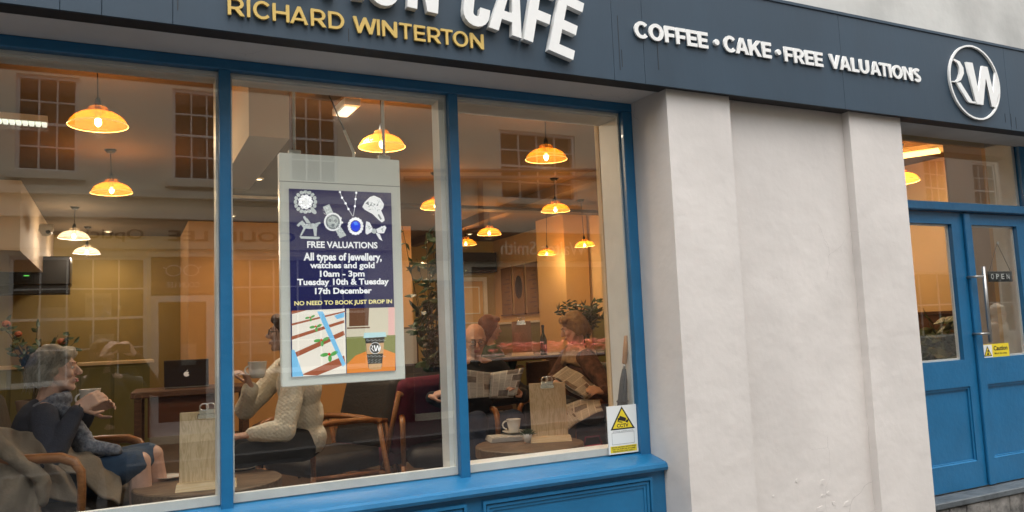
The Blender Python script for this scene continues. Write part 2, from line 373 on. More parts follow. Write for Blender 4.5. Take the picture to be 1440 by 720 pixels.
# rear body of the building (outside faces), 4 walls round the room
SIDE = 6.2
W('outer_wall', MB().box(-6, -3.6, .27, 10.3, -.02, 8.19), RENDERU, cafe)
W('outer_wall', MB().box(SIDE+.12, 11, 4.12, 10.3, -.02, 8.19), RENDERU, cafe); W('outer_wall', MB().box(8.12, 11, .27, 4.119, -.02, 8.19), RENDERU, cafe)
W('upper_storey', MB().box(SIDE+.121, 8.119, .27, 4.119, 3.35, 8.19), RENDERU, cafe)
W('outer_wall', MB().box(-3.6, SIDE+.12, 9.9, 10.3, -.02, 8.19), RENDERU, cafe)
W('upper_storey', MB().box(-3.6, SIDE+.12, .27, 9.9, 3.35, 8.19), RENDERU, cafe)

# flaking render on the recessed panel
rg = random.Random(6)
fl = MB()
for i in range(9):
    c = at(rg.uniform(1048, 1228), rg.uniform(672, 716), -.26); k = rg.randint(5, 8); r_ = rg.uniform(.008, .035); pts_ = [(c.x+r_*rg.uniform(.5, 1.2)*math.cos(6.283*j/k), c.z+.55*r_*rg.uniform(.5, 1.2)*math.sin(6.283*j/k)) for j in range(k)]
    fl.prism(pts_, -.2590-rg.random()*.0010, -.257)
tag(W('flaking_render', fl, RENDERW, cafe), kind='stuff')
# fascia sign
FY = -.35
fas = thing('fascia_sign', 'dark navy fascia board running above the cafe window and door with raised white lettering', 'shop sign', (0, FY, 2.725))
W('backing', MB().box(-3.6, 9.2, FY+.012, -.245, 2.729, 3.30), BLACK, fas)
js = [-3.6, -2.0, at(84, 10, FY).x, at(143, 17, FY).x, at(243, 20, FY).x, at(864, 100, FY).x, at(907, 100, FY).x, at(1188, 140, FY).x, at(1421, 170, FY).x, 9.2]
for a, b in zip(js[:-1], js[1:]):
    W('fascia_panel', MB().box(a+.0008, b-.0008, FY, FY+.0115, 2.7255, 3.3045, bev=.001), NAVY, fas)
W('top_trim', MB().box(-3.6, 9.2, FY-.006, -.247, 3.3052, 3.322), NAVY, fas)

def split_letters(me, name, mtl, parent, M):       # every letter of a word its own part
    bm = bmesh.new(); bm.from_mesh(me); seen = set(); bm.verts.ensure_lookup_table(); out = []
    for v in bm.verts:
        if v.index in seen: continue
        st = [v]; seen.add(v.index); comp = []
        while st:
            a = st.pop(); comp.append(a)
            for e in a.link_edges:
                b = e.other_vert(a)
                if b.index not in seen: seen.add(b.index); st.append(b)
        ids = {a.index: i for i, a in enumerate(comp)}; fs = {f for a in comp for f in a.link_faces}
        mb = MB(); mb.add([M @ a.co for a in comp], [tuple(ids[x.index] for x in f.verts) for f in fs]); out.append(W(name, mb, mtl, parent))
    bm.free(); return out
def outline_mesh(loops, t):
    cu = bpy.data.curves.new('l', 'CURVE'); cu.dimensions = '2D'; cu.fill_mode = 'BOTH'; cu.extrude = t/2
    for lp in loops:
        sp = cu.splines.new('POLY'); sp.points.add(len(lp)-1); sp.use_cyclic_u = True
        for p, (x, y) in zip(sp.points, lp): p.co = (x, y, 0, 1)
    o = bpy.data.objects.new('l', cu); COL.objects.link(o); bpy.context.view_layer.update()
    me = bpy.data.meshes.new_from_object(o.evaluated_get(bpy.context.evaluated_depsgraph_get())); bpy.data.objects.remove(o); bpy.data.curves.remove(cu)
    me.transform(Matrix.Translation((0, 0, t/2))); return me
def arcp(cx, cy, r, a0, a1, n=10): return [(cx+r*math.cos(a), cy+r*math.sin(a)) for a in np.linspace(R(a0), R(a1), n)]
def ell_arc(cx, cy, rx, ry, a0, a1, n=16): return [(cx+rx*math.cos(a), cy+ry*math.sin(a)) for a in np.linspace(R(a0), R(a1), n)]
WID = dict(C=.86, O=.98, F=.68, E=.70, A=.98, K=.92, R=.82, V=.94, L=.64, U=.86, T=.76, I=.0, N=.90, S=.72, H=.88, D=.88, W=1.36)
def sans(ch, t, f=1.0):                              # outline of a capital of height 1, stroke t ; returns (loops, width)
    w = WID[ch]*f if ch != 'I' else t; v = t*.86; q = t*1.12
    if ch == 'I': return [[(0, 0), (t, 0), (t, 1), (0, 1)]], t
    if ch == 'E': return [[(0, 0), (w, 0), (w, v), (t, v), (t, .5-v/2), (w*.93, .5-v/2), (w*.93, .5+v/2), (t, .5+v/2), (t, 1-v), (w, 1-v), (w, 1), (0, 1)]], w
    if ch == 'F': return [[(0, 0), (t, 0), (t, .46-v/2), (w*.93, .46-v/2), (w*.93, .46+v/2), (t, .46+v/2), (t, 1-v), (w, 1-v), (w, 1), (0, 1)]], w
    if ch == 'L': return [[(0, 0), (w, 0), (w, v), (t, v), (t, 1), (0, 1)]], w
    if ch == 'T': return [[(w/2-t/2, 0), (w/2+t/2, 0), (w/2+t/2, 1-v), (w, 1-v), (w, 1), (0, 1), (0, 1-v), (w/2-t/2, 1-v)]], w
    if ch == 'H': return [[(0, 0), (t, 0), (t, .5-v/2), (w-t, .5-v/2), (w-t, 0), (w, 0), (w, 1), (w-t, 1), (w-t, .5+v/2), (t, .5+v/2), (t, 1), (0, 1)]], w
    if ch == 'N': return [[(0, 0), (t, 0), (t, .66), (w-t, 0), (w, 0), (w, 1), (w-t, 1), (w-t, .34), (t, 1), (0, 1)]], w
    if ch == 'V': return [[(w/2-t*.5, 0), (w/2+t*.5, 0), (w, 1), (w-q, 1), (w/2, .30), (q, 1), (0, 1)]], w
    if ch == 'A': return [[(0, 0), (q, 0), (q+w*.07, .20), (w-q-w*.07, .20), (w-q, 0), (w, 0), (w/2+t*.52, 1), (w/2-t*.52, 1)], [(q+w*.115, .20+v*.85), (w/2, .74), (w-q-w*.115, .20+v*.85)]], w
    if ch == 'W': return [[(w*.19, 0), (w*.19+q, 0), (w*.5, .62), (w*.81-q, 0), (w*.81, 0), (w, 1), (w-q, 1), (w*.755, .33), (w*.5+t*.45, 1), (w*.5-t*.45, 1), (w*.245, .33), (q, 1), (0, 1)]], w
    if ch == 'K': return [[(0, 0), (t, 0), (t, .27), (t+.13, .42), (w-q*1.1, 0), (w+.02, 0), (t+.13+q*.62, .60), (w, 1), (w-q*1.15, 1), (t, .58), (t, 1), (0, 1)]], w
    if ch == 'U': r = w/2; return [[(0, 1)]+ell_arc(r, .40, r, .415, 180, 360)+[(w, 1), (w-t, 1)]+ell_arc(r, .40, r-t, .415-v, 360, 180)+[(t, 1)]], w
    if ch == 'O': return [ell_arc(w/2, .5, w/2, .515, 0, 348, 30), ell_arc(w/2, .5, w/2-t*1.02, .515-v, 348, 0, 30)], w
    if ch == 'C': return [ell_arc(w*.56, .5, w*.56, .515, 42, 318, 26)+ell_arc(w*.56, .5, w*.56-t*1.02, .515-v, 322, 38, 26)], w
    if ch == 'D': return [[(0, 0), (w*.42, 0)]+ell_arc(w*.42, .5, w*.58, .5, -84, 84, 18)+[(w*.42, 1), (0, 1)], [(t, v), (t, 1-v), (w*.42, 1-v)]+ell_arc(w*.42, .5, w*.58-t, .5-v, 80, -80, 16)+[(w*.42, v)]], w
    if ch == 'R': return [[(0, 0), (t, 0), (t, .33), (w*.42, .33), (w-q*1.02, 0), (w+.03, 0), (w*.70, .40)]+ell_arc(w*.50, .67, w*.47, .33, -50, 84, 14)+[(w*.5, 1), (0, 1)], [(t, .33+v*.9), (t, 1-v), (w*.5, 1-v)]+ell_arc(w*.50, .67, w*.47-t, .33-v*.95, 80, -80, 12)+[(w*.5, .33+v*.9)]], w
    if ch == 'S':
        c1 = ell_arc(w*.5, .73, w*.5-t*.5, .285-v*.5, 35, 270, 16); c2 = ell_arc(w*.5, .265, w*.5-t*.5, .285-v*.5, 90, -145, 16); P = [Vector(p) for p in c1+c2]; Lf = []; Rt_ = []
        for i, p in enumerate(P):
            d = (P[min(i+1, len(P)-1)]-P[max(0, i-1)]); d = d.normalized(); nn = Vector((-d.y, d.x))*t*.46; Lf.append(tuple(p+nn)); Rt_.append(tuple(p-nn))
        return [Lf+Rt_[::-1]], w
def sign_text(s, x0, x1, zb, h, m, depth, t=.24, gap=.07, f=1.0):
    L_ = []; x = 0
    for ch in s:
        lp, w = sans(ch, t, f); k = gap
        pr_ = L_[-1][0]+ch if L_ else ''
        if pr_ in ('AK', 'TO', 'RT', 'WI', 'HA'): k = gap*.2
        if pr_ in ('VA', 'AT'): k = -gap*1.1
        if pr_ == 'CA': k = -gap*.3
        if L_: x += k
        L_.append((ch, lp, x, w)); x += w
    sx = (x1-x0)/x
    for ch, lp, xo, w in L_:
        me = outline_mesh([[((px_+xo)*sx, py_*h) for px_, py_ in loop] for loop in lp], depth)
        me.transform(Matrix.Translation((x0, FY-.004, zb)) @ UPRIGHT); W('letter', me, m, fas)
yy = FY-.02
a = at(895, 52, yy); b = at(1296, 114, yy)
zb = (at(1000, 70, yy).z+at(1240, 108, yy).z)/2
sign_text('COFFEE', at(894, 50, yy).x, at(998, 70, yy).x, at(960, 62, yy).z, at(990, 45, yy).z-at(990, 67.5, yy).z, WHITE, .009)
sign_text('CAKE', at(1019, 60, yy).x, at(1087, 80, yy).x, at(1050, 76, yy).z, at(1080, 59, yy).z-at(1080, 81, yy).z, WHITE, .009)
sign_text('FREE', at(1105, 80, yy).x, at(1159.5, 90, yy).x, at(1110, 86, yy).z, at(1110, 65.5, yy).z-at(1110, 86, yy).z, WHITE, .009)
sign_text('VALUATIONS', at(1167.5, 80, yy).x, at(1297, 110, yy).x, at(1176, 96, yy).z, at(1167, 75, yy).z-at(1172, 95.5, yy).z, WHITE, .009)
for px, py in ((1009, 59), (1096, 73)):
    c = at(px, py, yy); W('dot', MB().lathe([(.0001, -.016), (.016, -.016), (.018, -.013), (.018, 0)], 20, Matrix.Translation((c.x, FY-.001, c.z)) @ Matrix.Rotation(R(-90), 4, 'X')), WHITE, fas)
sign_text('RICHARD', at(320.5, 10, yy).x, at(484.5, 30, yy).x, at(325, 20, yy).z, at(473, 16, yy).z-at(470, 39.5, yy).z, GOLD, .012, t=.175, gap=.15, f=1.05)
sign_text('WINTERTON', at(497, 20, yy).x, at(681, 60, yy).x, at(506, 45.5, yy).z, at(677, 48, yy).z-at(677, 69, yy).z, GOLD, .012, t=.175, gap=.15, f=1.05)
# big arched white name: each letter set on an arc (photo shows the lower right end of it)
def block_letter(ch, w, h, t):
    r = w/2; ri = r-t
    if ch == 'E': return [[(0, 0), (w, 0), (w, t), (t, t), (t, (h-t)/2), (w*.92, (h-t)/2), (w*.92, (h+t)/2), (t, (h+t)/2), (t, h-t), (w, h-t), (w, h), (0, h)]]
    if ch == 'F': return [[(0, 0), (t, 0), (t, (h-t)/2-.01), (w*.92, (h-t)/2-.01), (w*.92, (h+t)/2-.01), (t, (h+t)/2-.01), (t, h-t), (w, h-t), (w, h), (0, h)]]
    if ch == 'T': return [[(w/2-t/2, 0), (w/2+t/2, 0), (w/2+t/2, h-t), (w, h-t), (w, h), (0, h), (0, h-t), (w/2-t/2, h-t)]]
    if ch == 'I': return [[(0, 0), (t, 0), (t, h), (0, h)]]
    if ch == 'N': return [[(0, 0), (t*.92, 0), (t*.92, h*.62), (w-t, 0), (w, 0), (w, h), (w-t*.92, h), (w-t*.92, h*.38), (t, h), (0, h)]]
    if ch == 'A': return [[(0, 0), (t, 0), (t+w*.05, h*.20), (w-t-w*.05, h*.20), (w-t, 0), (w, 0), (w/2+t*.55, h), (w/2-t*.55, h)], [(t+w*.085, h*.34), (w-t-w*.085, h*.34), (w/2, h*.80)][::-1]]
    if ch == 'O': return [arcp(r, r, r, 180, 360)+arcp(r, h-r, r, 0, 180), (arcp(r, r, ri, 180, 360)+arcp(r, h-r, ri, 0, 180))[::-1]]
    if ch == 'U': return [[(0, h)]+arcp(r, r, r, 180, 360)+[(w, h), (w-t, h)]+arcp(r, r, ri, 360, 180)+[(t, h)]]
    if ch == 'C': return [[(w, r+.03)]+arcp(r, r, r, 360, 180)+arcp(r, h-r, r, 180, 0)+[(w, h-r-.03), (w-t, h-r-.03)]+arcp(r, h-r, ri, 0, 180)+arcp(r, r, ri, 180, 360)+[(w-t, r+.03)]]
LH = .305
for ch, xa, xb, py, an in (('A', 318, 362, -47, -9), ('U', 368, 403, -34, -6.5), ('C', 408, 442, -23, -4.5), ('T', 446, 482, -12, -2.5), ('I', 497, 512, -4, -1), ('O', 520, 562, 3, 1), ('N', 574, 617, 8, 4.5),
                           ('C', 651, 688, 30, 8), ('A', 689, 735, 37, 10.5), ('F', 738, 772, 53.5, 12.5), ('E', 773, 808, 68.5, 15)):
    c = at(xa, py, FY-.045); w_ = at(xb, py, FY-.045).x-c.x; me = outline_mesh(block_letter(ch, w_, LH, .049), .034)
    split_letters(me, 'letter', WHITE, fas, Matrix.Translation((c.x, FY-.001, c.z)) @ Matrix.Rotation(R(an), 4, 'Y') @ UPRIGHT)
# round emblem
ctr = (at(1338, 110, yy)+at(1407, 125, yy))/2; rad = (at(1366, 63, yy).z-at(1378, 168, yy).z)/2; cx = (at(1337, 115, yy).x+at(1407, 118, yy).x)/2; cz = (at(1366, 63, yy).z+at(1378, 168, yy).z)/2
RX = (at(1407, 118, yy).x-at(1337, 115, yy).x)/2
EM = Matrix.Translation((cx, FY-.001, cz)) @ Matrix.Diagonal((RX, 1, rad, 1))
em = MB(); n = 64
vs = []
for k in range(n):
    a = 2*math.pi*k/n
    for rr, y in ((1, 0), (1, -.014), (.955, -.014), (.955, 0)): vs.append((rr*math.cos(a), y, rr*math.sin(a)))
em.add(vs, [(k*4+j, k*4+(j+1) % 4, ((k+1) % n)*4+(j+1) % 4, ((k+1) % n)*4+j) for k in range(n) for j in range(4)], EM)
W('emblem_ring', em, WHITE, fas)
def emblem_loops():
    q = lambda pts: [((x-280-.09*(y-340))/159, -(y-340-.13*(x-280))/240) for x, y in pts]
    Wl = q([(223, 208), (265, 212), (303, 400), (325, 228), (362, 234), (400, 410), (412, 262), (436, 330), (437, 395), (412, 500), (388, 494), (350, 310), (332, 486), (288, 480)])
    Rb = q([(148, 191), (185, 208), (207, 248), (210, 285), (192, 328), (168, 343), (134, 342), (134, 336), (158, 336), (174, 318), (183, 285), (181, 246), (168, 217), (146, 203)])
    Rl = q([(164, 346), (188, 343), (262, 463), (289, 468), (291, 478), (244, 472), (232, 462)])
    return [Wl[::-1], Rb[::-1], Rl[::-1]]
EMB = emblem_loops()
for lp in EMB:
    me = outline_mesh([[(x*RX, z*rad) for x, z in lp]], .012); me.transform(Matrix.Translation((cx, FY-.001, cz)) @ UPRIGHT); W('emblem_letter', me, WHITE, fas)
# paint cracks and drips on the board
for px, y0_, y1_ in ((924, 60, 98), (868, 22, 98), (874, 70, 94), (490, 40, 58), (250, -5, 14), (1421, 160, 178), (1413, 160, 172), (1428, 165, 181)):
    a = at(px, y0_, FY); b = at(px, y1_, FY); W('paint_crack', MB().box(a.x-.0014, a.x+.0014, FY-.0012, FY+.003, b.z, a.z), BLACK, fas)

# ---------------------------------------------------------------- shop window
win = thing('shop_window', 'large blue framed cafe shop window of tall panes over a panelled riser', 'window', (0, 0, 0))
m1, m2, m0 = .389, 1.4575, -.68
W('head_rail', MB().box(XL, XJ, .0, .055, 2.688, 2.7355, bev=.003), BLUE, win)
for xm in (m0, m1, m2): W('mullion', MB().box(xm-.024, xm+.024, 0, .055, .82, 2.6875, bev=.003), BLUE, win)
W('jamb', MB().box(2.466, XJ-.001, 0, .055, .80, 2.6875, bev=.003), BLUE, win); W('jamb', MB().box(XL+.001, XL+.06, 0, .055, .80, 2.6875, bev=.003), BLUE, win)
# sloping sill with rounded nose
prof = [(-.118, .752), (-.135, .757), (-.140, .772), (-.134, .789), (-.120, .797), (.055, .834), (.055, .752)]
sl = MB(); vs = [(x, y, z) for x in (XL+.001, XJ-.001) for y, z in prof]; N = len(prof)
sl.add(vs, [tuple(range(N))[::-1], tuple(range(N, 2*N))]+[(i, (i+1) % N, (i+1) % N+N, i+N) for i in range(N)])
W('window_sill', sl, BLUE, win)
lin = BEAD
edges = [XL+.06, m0-.024, m0+.024, m1-.024, m1+.024, m2-.024, m2+.024, 2.466]
for i in range(0, 8, 2):
    a, b = edges[i], edges[i+1]
    W('glass_pane', MB().box(a+.001, b-.001, .030, .036, .835, 2.687), GLASS, win)
    bd = wall(a+.0005, b-.0005, .8355, 2.6865, [(a+.010, b-.010, .872, 2.672)], .040, .056)
    W('white_bead', bd, lin, win)
    W('white_bead', wall(a-.022, b+.022, .815, 2.735, [(a+.006, {0: b-.008, 1: b-.008, 2: b-.034, 3: b-.002}[i//2], .858, 2.665)], .057, .15 if b < 2.4 else .24), lin, win)
# panelled riser below the sill
W('riser', MB().box(XL, XJ-.001, -.105, .04, -.02, .7515), BLUE, win)
pr = [(-.62, .40), (.55, 1.42), (1.485, 2.432)]
pr = [(-1.6, -.68), (-.6, .35), (.455, 1.405), (1.487, 2.440)]
for a, b in pr:
    for k, (o, dy) in enumerate(((0, .016), (.020, .009), (.036, .004))):
        W('panel_moulding', wall(a+o, b-o, .10+o, .728-o, [(a+o+.014, b-o-.014, .114+o, .714-o)], -.105-dy, -.1049), BLUE, win)

# ---------------------------------------------------------------- entrance
ent = thing('entrance_door', 'blue double glazed entrance doors with steel pull handle and top light', 'door', (5.36, 0, .315))
W('door_frame', wall(4.34, 6.42, .30, 2.93, [(4.60, 6.12, .302, 2.21), (4.655, 6.08, 2.272, 2.772)], 0, .08), BLUE, ent)
W('transom_rail', MB().box(4.35, 6.41, -.045, -.001, 2.212, 2.270, bev=.006), BLUE, ent)
W('transom_glass', MB().box(4.65, 6.085, .028, .034, 2.265, 2.78), GLASS, ent)
W('white_bead', wall(4.656, 6.079, 2.2735, 2.7705, [(4.68, 6.045, 2.288, 2.755)], .036, .06), BEAD, ent)
def leaf(xa, xb, pa, pb, ph_a, ph_b):
    z0, z1 = .318, 2.2045
    d = W('door_leaf', wall(xa, xb, z0, z1, [(pa, pb, 1.178, 2.125), (ph_a, ph_b, .483, .995)], .004, .052), BLUE, ent)
    W('door_panel', MB().box(ph_a-.005, ph_b+.005, .022, .04, .478, 1.0), BLUE, d)
    W('panel_moulding', wall(ph_a, ph_b, .483, .995, [(ph_a+.018, ph_b-.018, .501, .977)], .012, .0215), BLUE, d)
    lg = MB(); vs = [(x_, y_, z_) for x_ in (ph_a+.001, ph_b-.001) for y_, z_ in ((.0215, .503), (.0035, .489), (.0035, .4835), (.0215, .4835))]
    lg.add(vs, [(3, 2, 1, 0), (4, 5, 6, 7)]+[(i, (i+1) % 4, (i+1) % 4+4, i+4) for i in range(4)]); W('weathered_ledge', lg, BLUE, d)
    W('glass_pane', MB().box(pa-.004, pb+.004, .026, .032, 1.174, 2.13), GLASS, d)
    W('glazing_bead', wall(pa, pb, 1.178, 2.125, [(pa+.012, pb-.012, 1.19, 2.113)], .034, .05), BEAD, d)
    return d
leafL = leaf(4.602, 5.3535, 4.72, 5.207, 4.72, 5.242); leafR = leaf(5.3565, 6.118, 5.428, 5.957, 5.43, 5.98)
W('meeting_bead', MB().box(5.325, 5.388, -.018, .003, .318, 2.2045, bev=.005), BLUE, ent)
hx = at(1388, 430, -.065).x; hz1 = at(1381, 375, -.065).z; hz0 = at(1394, 481, -.065).z
hb = W('pull_handle', MB().tube([(hx, -.065, hz1), (hx-.0, -.065, hz0)], .0125, 14).tube([(hx+.0, -.065, (hz1-.07)), (hx-.08, -.065, (hz1-.07)), (hx-.085, -.06, (hz1-.07)), (hx-.085, .003, (hz1-.07))], .009, 10).tube([(hx, -.065, (hz0+.06)), (hx-.08, -.065, (hz0+.06)), (hx-.085, -.06, (hz0+.06)), (hx-.085, .003, (hz0+.06))], .009, 10), STEEL, ent, True)
for z in (1.87, 1.185, .82):
    W('lock_cylinder', MB().lathe([(.0001, -.012), (.011, -.012), (.013, -.008), (.013, 0)], 16, Matrix.Translation((5.39, .004, z)) @ Matrix.Rotation(R(-90), 4, 'X') @ Matrix.Scale(-1, 4, (0, 0, 1)) ), STEEL, ent, True)
W('door_recess_soffit', MB().box(4.342, 6.418, -.24, .26, 2.935, 2.96), RENDERW, ent)
# doorstep: slate tread, rough stone riser
step = thing('doorstep', 'worn grey slate doorstep with stained stone riser below the blue doors', 'step', (5.3, -.1, 0))
W('tread', MB().box(4.342, 6.418, -.150, -.001, .272, .312, bev=.006), SLATE, step)
W('threshold', MB().box(4.342, 6.418, .0, .26, .2, .3005), SLATE, step)
STAIN = mat('stained_stone', (.30, .28, .255), .7, col2=(.04, .038, .036), nscale=9, bump=.6, bscale=26)
x = 4.345; rs = random.Random(4)
W('riser_mortar', MB().box(4.342, 6.418, -.118, -.001, -.02, .2715), mat('mortar', (.12, .115, .11)), step)
while x < 6.4:
    w = min(rs.uniform(.16, .24), 6.415-x); W('riser_stone', MB().box(x+.003, x+w-.003, -.132-rs.random()*.008, -.117, -.01, .268, bev=.006), STAIN, step); x += w

# ---------------------------------------------------------------- across the street (seen mirrored in the glass)
YO = -10.0
def opp_text(s, xl, xr, zb, h, m, parent, y, d=.01, offset=.01, name='lettering'):   # reads correctly when looking towards -y
    me = fit_text(s, abs(xr-xl), h, d, offset)
    me.transform(Matrix.Translation((max(xl, xr), y, zb)) @ Matrix.Rotation(math.pi, 4, 'Z') @ UPRIGHT)
    return split_letters(me, 'letter', m, parent, Matrix.Identity(4))
PVC = mat('white_joinery', (.74, .73, .70), .4)
def sash(parent, x0, x1, z0, z1, nx, nz, y=YO, nm='window', white=True):
    t = .03
    w = W(nm, wall(x0, x1, z0, z1, [(x0+.05, x1-.05, z0+.05, z1-.05)], y-.12, y-.04), PVC if white else NAVY, parent)
    g = MB()
    for i in range(1, nx): xx = x0+.05+(x1-x0-.1)*i/nx; g.box(xx-.011, xx+.011, y-.10, y-.055, z0+.05, z1-.05)
    for j in range(1, nz): zz = z0+.05+(z1-z0-.1)*j/nz; k = .019 if j == nz//2 else .0105; g.box(x0+.05, x1-.05, y-.098, y-.053, zz-k, zz+k)
    W('glazing_bars', g, PVC if white else NAVY, w); W('pane', MB().box(x0+.04, x1-.04, y-.085, y-.08, z0+.04, z1-.04), PGLASS, w)
    return w
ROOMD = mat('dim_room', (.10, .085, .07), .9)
def building(name, label, x0, x1, holes, wallm, top=8.2, y=YO):
    b = thing(name, label, 'building', (x0, y, 0))
    W('wall', wall(x0, x1, -.05, top, holes, y-.25, y), wallm, b)
    W('roof', MB().add([(x0, y+.3, top), (x1, y+.3, top), (x1, y-4, top+2.6), (x0, y-4, top+2.6), (x0, y-8, top), (x1, y-8, top)], [(0, 1, 2, 3), (3, 2, 5, 4), (0, 3, 4), (1, 5, 2), (0, 4, 5, 1)]), SLATE, b)
    W('rear_rooms', MB().box(x0+.01, x1-.01, y-8, y-2.2, -.05, top-.01), ROOMD, b)
    W('party_wall', MB().box(x0+.005, x0+.1, y-2.2, y-.25, -.05, top-.01), ROOMD, b); W('party_wall', MB().box(x1-.1, x1-.005, y-2.2, y-.25, -.05, top-.01), ROOMD, b)
    W('floor_slab', MB().box(x0+.1, x1-.1, y-2.2, y-.25, 3.5, 3.7), ROOMD, b); W('floor_slab', MB().box(x0+.1, x1-.1, y-2.2, y-.25, -.05, .1), ROOMD, b)
    return b
WR = plaster_mat('white_street_render', (.82, .74, .57), .08)
ups = [(-1.47, -.64, 4.2, 5.71), (.69, 1.53, 4.17, 5.69), (2.56, 3.40, 4.23, 5.8), (-3.7, -2.87, 4.2, 5.71), (-6, -5.17, 4.2, 5.71)]
gx0, gx1 = -1.515, .33
oh = [(gx0, gx1, 1.0, 2.93), (.39, 1.31, .1, 2.92), (1.45, 3.9, 1.0, 2.93), (-6, -2, 1.0, 2.93)]
opt = building('optician_building', 'white rendered optician shop across the street with white gridded shop windows', -8, 4.4, ups+oh, WR)
for h in ups: sash(opt, *h, 3, 4); W('window_sill', MB().box(h[0]-.1, h[1]+.1, YO, YO+.12, h[2]-.12, h[2]-.002), WR, opt)
sash(opt, *oh[0], 5, 4, nm='shop_window'); sash(opt, *oh[2], 6, 4, nm='shop_window'); sash(opt, *oh[3], 9, 4, nm='shop_window')
W('string_course', MB().box(-8, 4.4, YO, YO+.10, 3.86, 3.98), WR, opt)
W('cornice', MB().box(-8, 4.4, YO, YO+.22, 3.50, 3.60), WR, opt)
W('fascia', MB().box(-8, 4.4, YO, YO+.06, 3.04, 3.495), mat('cream_fascia', (.72, .64, .46), .6), opt)
BR = mat('bronze_letter', (.05, .035, .022), .5)
opp_text('COLIN LEE', .63, 2.62, 3.17, .17, BR, opt, YO+.06, offset=.02); opp_text('Opticians', -.95, .28, 3.15, .20, BR, opt, YO+.06, offset=.01)
d = W('door', wall(.39, 1.31, .1, 2.3, [(.50, 1.20, .3, 2.2)], YO-.12, YO-.05), PVC, opt); W('pane', MB().box(.49, 1.21, YO-.09, YO-.085, .29, 2.21), PGLASS, d)
W('sign_panel', MB().box(.39, 1.31, YO-.12, YO-.05, 2.33, 2.92), mat('terracotta_panel', (.20, .08, .04), .6), opt)
for s_ in (-1, 1):
    c = .85+s_*.13; W('glasses_emblem', MB().tube([(c+.11*math.cos(a), YO-.045, 2.70+.085*math.sin(a)) for a in np.linspace(0, 2*math.pi, 25)], .009, 6, False).tube([(c+s_*.11, YO-.045, 2.73), (c+s_*.15, YO-.045, 2.76)], .009, 6), PVC, opt)
opp_text('COLIN LEE', .62, 1.10, 2.43, .085, PVC, opt, YO-.05, .004, .0)
CARD = mat('printed_card', (.66, .60, .50), .7, col2=(.42, .38, .32), nscale=12)
for i, (xx, zz, w, h) in enumerate(((-.95, 1.9, .42, .5), (-.35, 2.15, .36, .42), (-.3, 1.5, .34, .45), (-1.2, 1.15, .3, .3), (.95, 1.35, .22, .34), (2.0, 1.6, .5, .6), (2.9, 1.9, .4, .5))):
    W('window_card', MB().box(xx-w/2, xx+w/2, YO-.2, YO-.19, zz-h/2, zz+h/2), CARD, opt)
opp_text('FREE HEARING', -.5, -.2, 2.22, .07, BR, opt, YO-.188, .002); opp_text('TEST', -.42, -.28, 2.1, .07, BR, opt, YO-.188, .002)
c = at(33, 502, 10); W('round_notice', MB().lathe([(.0001, 0), (.17, 0), (.17, -.006), (.0001, -.006)], 28, Matrix.Translation((c.x, YO-.04, c.z)) @ Matrix.Rotation(R(90), 4, 'X')), mat('blue_notice', (.03, .09, .22), .5), opt)

bh = [(6.59, 8.33, 4.09, 5.47), (9.8, 11.3, 4.09, 5.47), (5.9, 9.9, .95, 2.75), (10.2, 11.2, .1, 2.5), (4.7, 5.6, .1, 2.5)]
but = building('butcher_building', 'pale rendered butcher shop across the street with a lit meat window', 4.4, 12, bh, WR)
for h in bh[:2]: sash(but, *h, 4 if h[1]-h[0] > 1 else 2, 4); W('window_sill', MB().box(h[0]-.1, h[1]+.1, YO, YO+.12, h[2]-.1, h[2]-.002), WR, but)
sash(but, *bh[2], 2, 1, nm='shop_window', white=False)
for h in bh[3:]: d = W('door', wall(h[0], h[1], .1, 2.5, [(h[0]+.1, h[1]-.1, .9, 2.4)], YO-.12, YO-.05), NAVY, but); W('pane', MB().box(h[0]+.09, h[1]-.09, YO-.09, YO-.085, .89, 2.41), PGLASS, d)
W('fascia', MB().box(4.5, 11.9, YO, YO+.08, 2.86, 3.42), mat('brown_fascia', (.09, .055, .035), .6), but)
opp_text('Walter Smith', 6.50, 8.40, 2.98, .27, mat('pale_letter', (.85, .80, .66), .5), but, YO+.08, offset=0)
PIPE = mat('grey_pipe', (.12, .12, .125), .5)
W('waste_pipe', MB().tube([(4.5, YO+.08, 4.52), (12, YO+.08, 4.95)], .035, 8).tube([(4.6, YO+.08, 4.38), (12, YO+.08, 4.78)], .045, 8).tube([(6.1, YO+.09, 4.45), (6.1, YO+.09, 3.5), (5.6, YO+.09, 3.45)], .06, 8), PIPE, but)
W('display_counter', MB().box(6.1, 9.75, YO-1.1, YO-.3, .1, 1.05), mat('counter_white', (.6, .58, .56), .4), but)
MEAT = mat('raw_meat', (.70, .10, .07), .4, col2=(.75, .40, .34), nscale=22)
rr = random.Random(3); mb = MB()
for i in range(150):
    mb.ell((rr.uniform(6.6, 9.6), YO-rr.uniform(.32, 1.0), 1.08+rr.random()*.18), (rr.uniform(.04, .10), rr.uniform(.04, .08), rr.uniform(.02, .05)), n=7, m=5)
tag(W('meat_cuts', mb, MEAT, but), kind='stuff')
for xx in (7.0, 8.2, 9.3): W('price_card', MB().box(xx, xx+.14, YO-.5, YO-.49, 1.25, 1.48), mat('pink_card', (.7, .35, .30), .6), but)
lt = W('strip_light', MB().box(6.3, 9.6, YO-.75, YO-.69, 2.93, 2.97), mat('lit_tube', (1, .62, .52), emit=1), but)
la = bpy.data.lights.new('strip_lamp', 'AREA'); la.energy = 170; la.color = (1, .60, .52); la.shape = 'RECTANGLE'; la.size = 3.2; la.size_y = .12
lo = bpy.data.objects.new('strip_lamp', la); COL.objects.link(lo); lo.location = (7.95, YO-.7, 2.90)

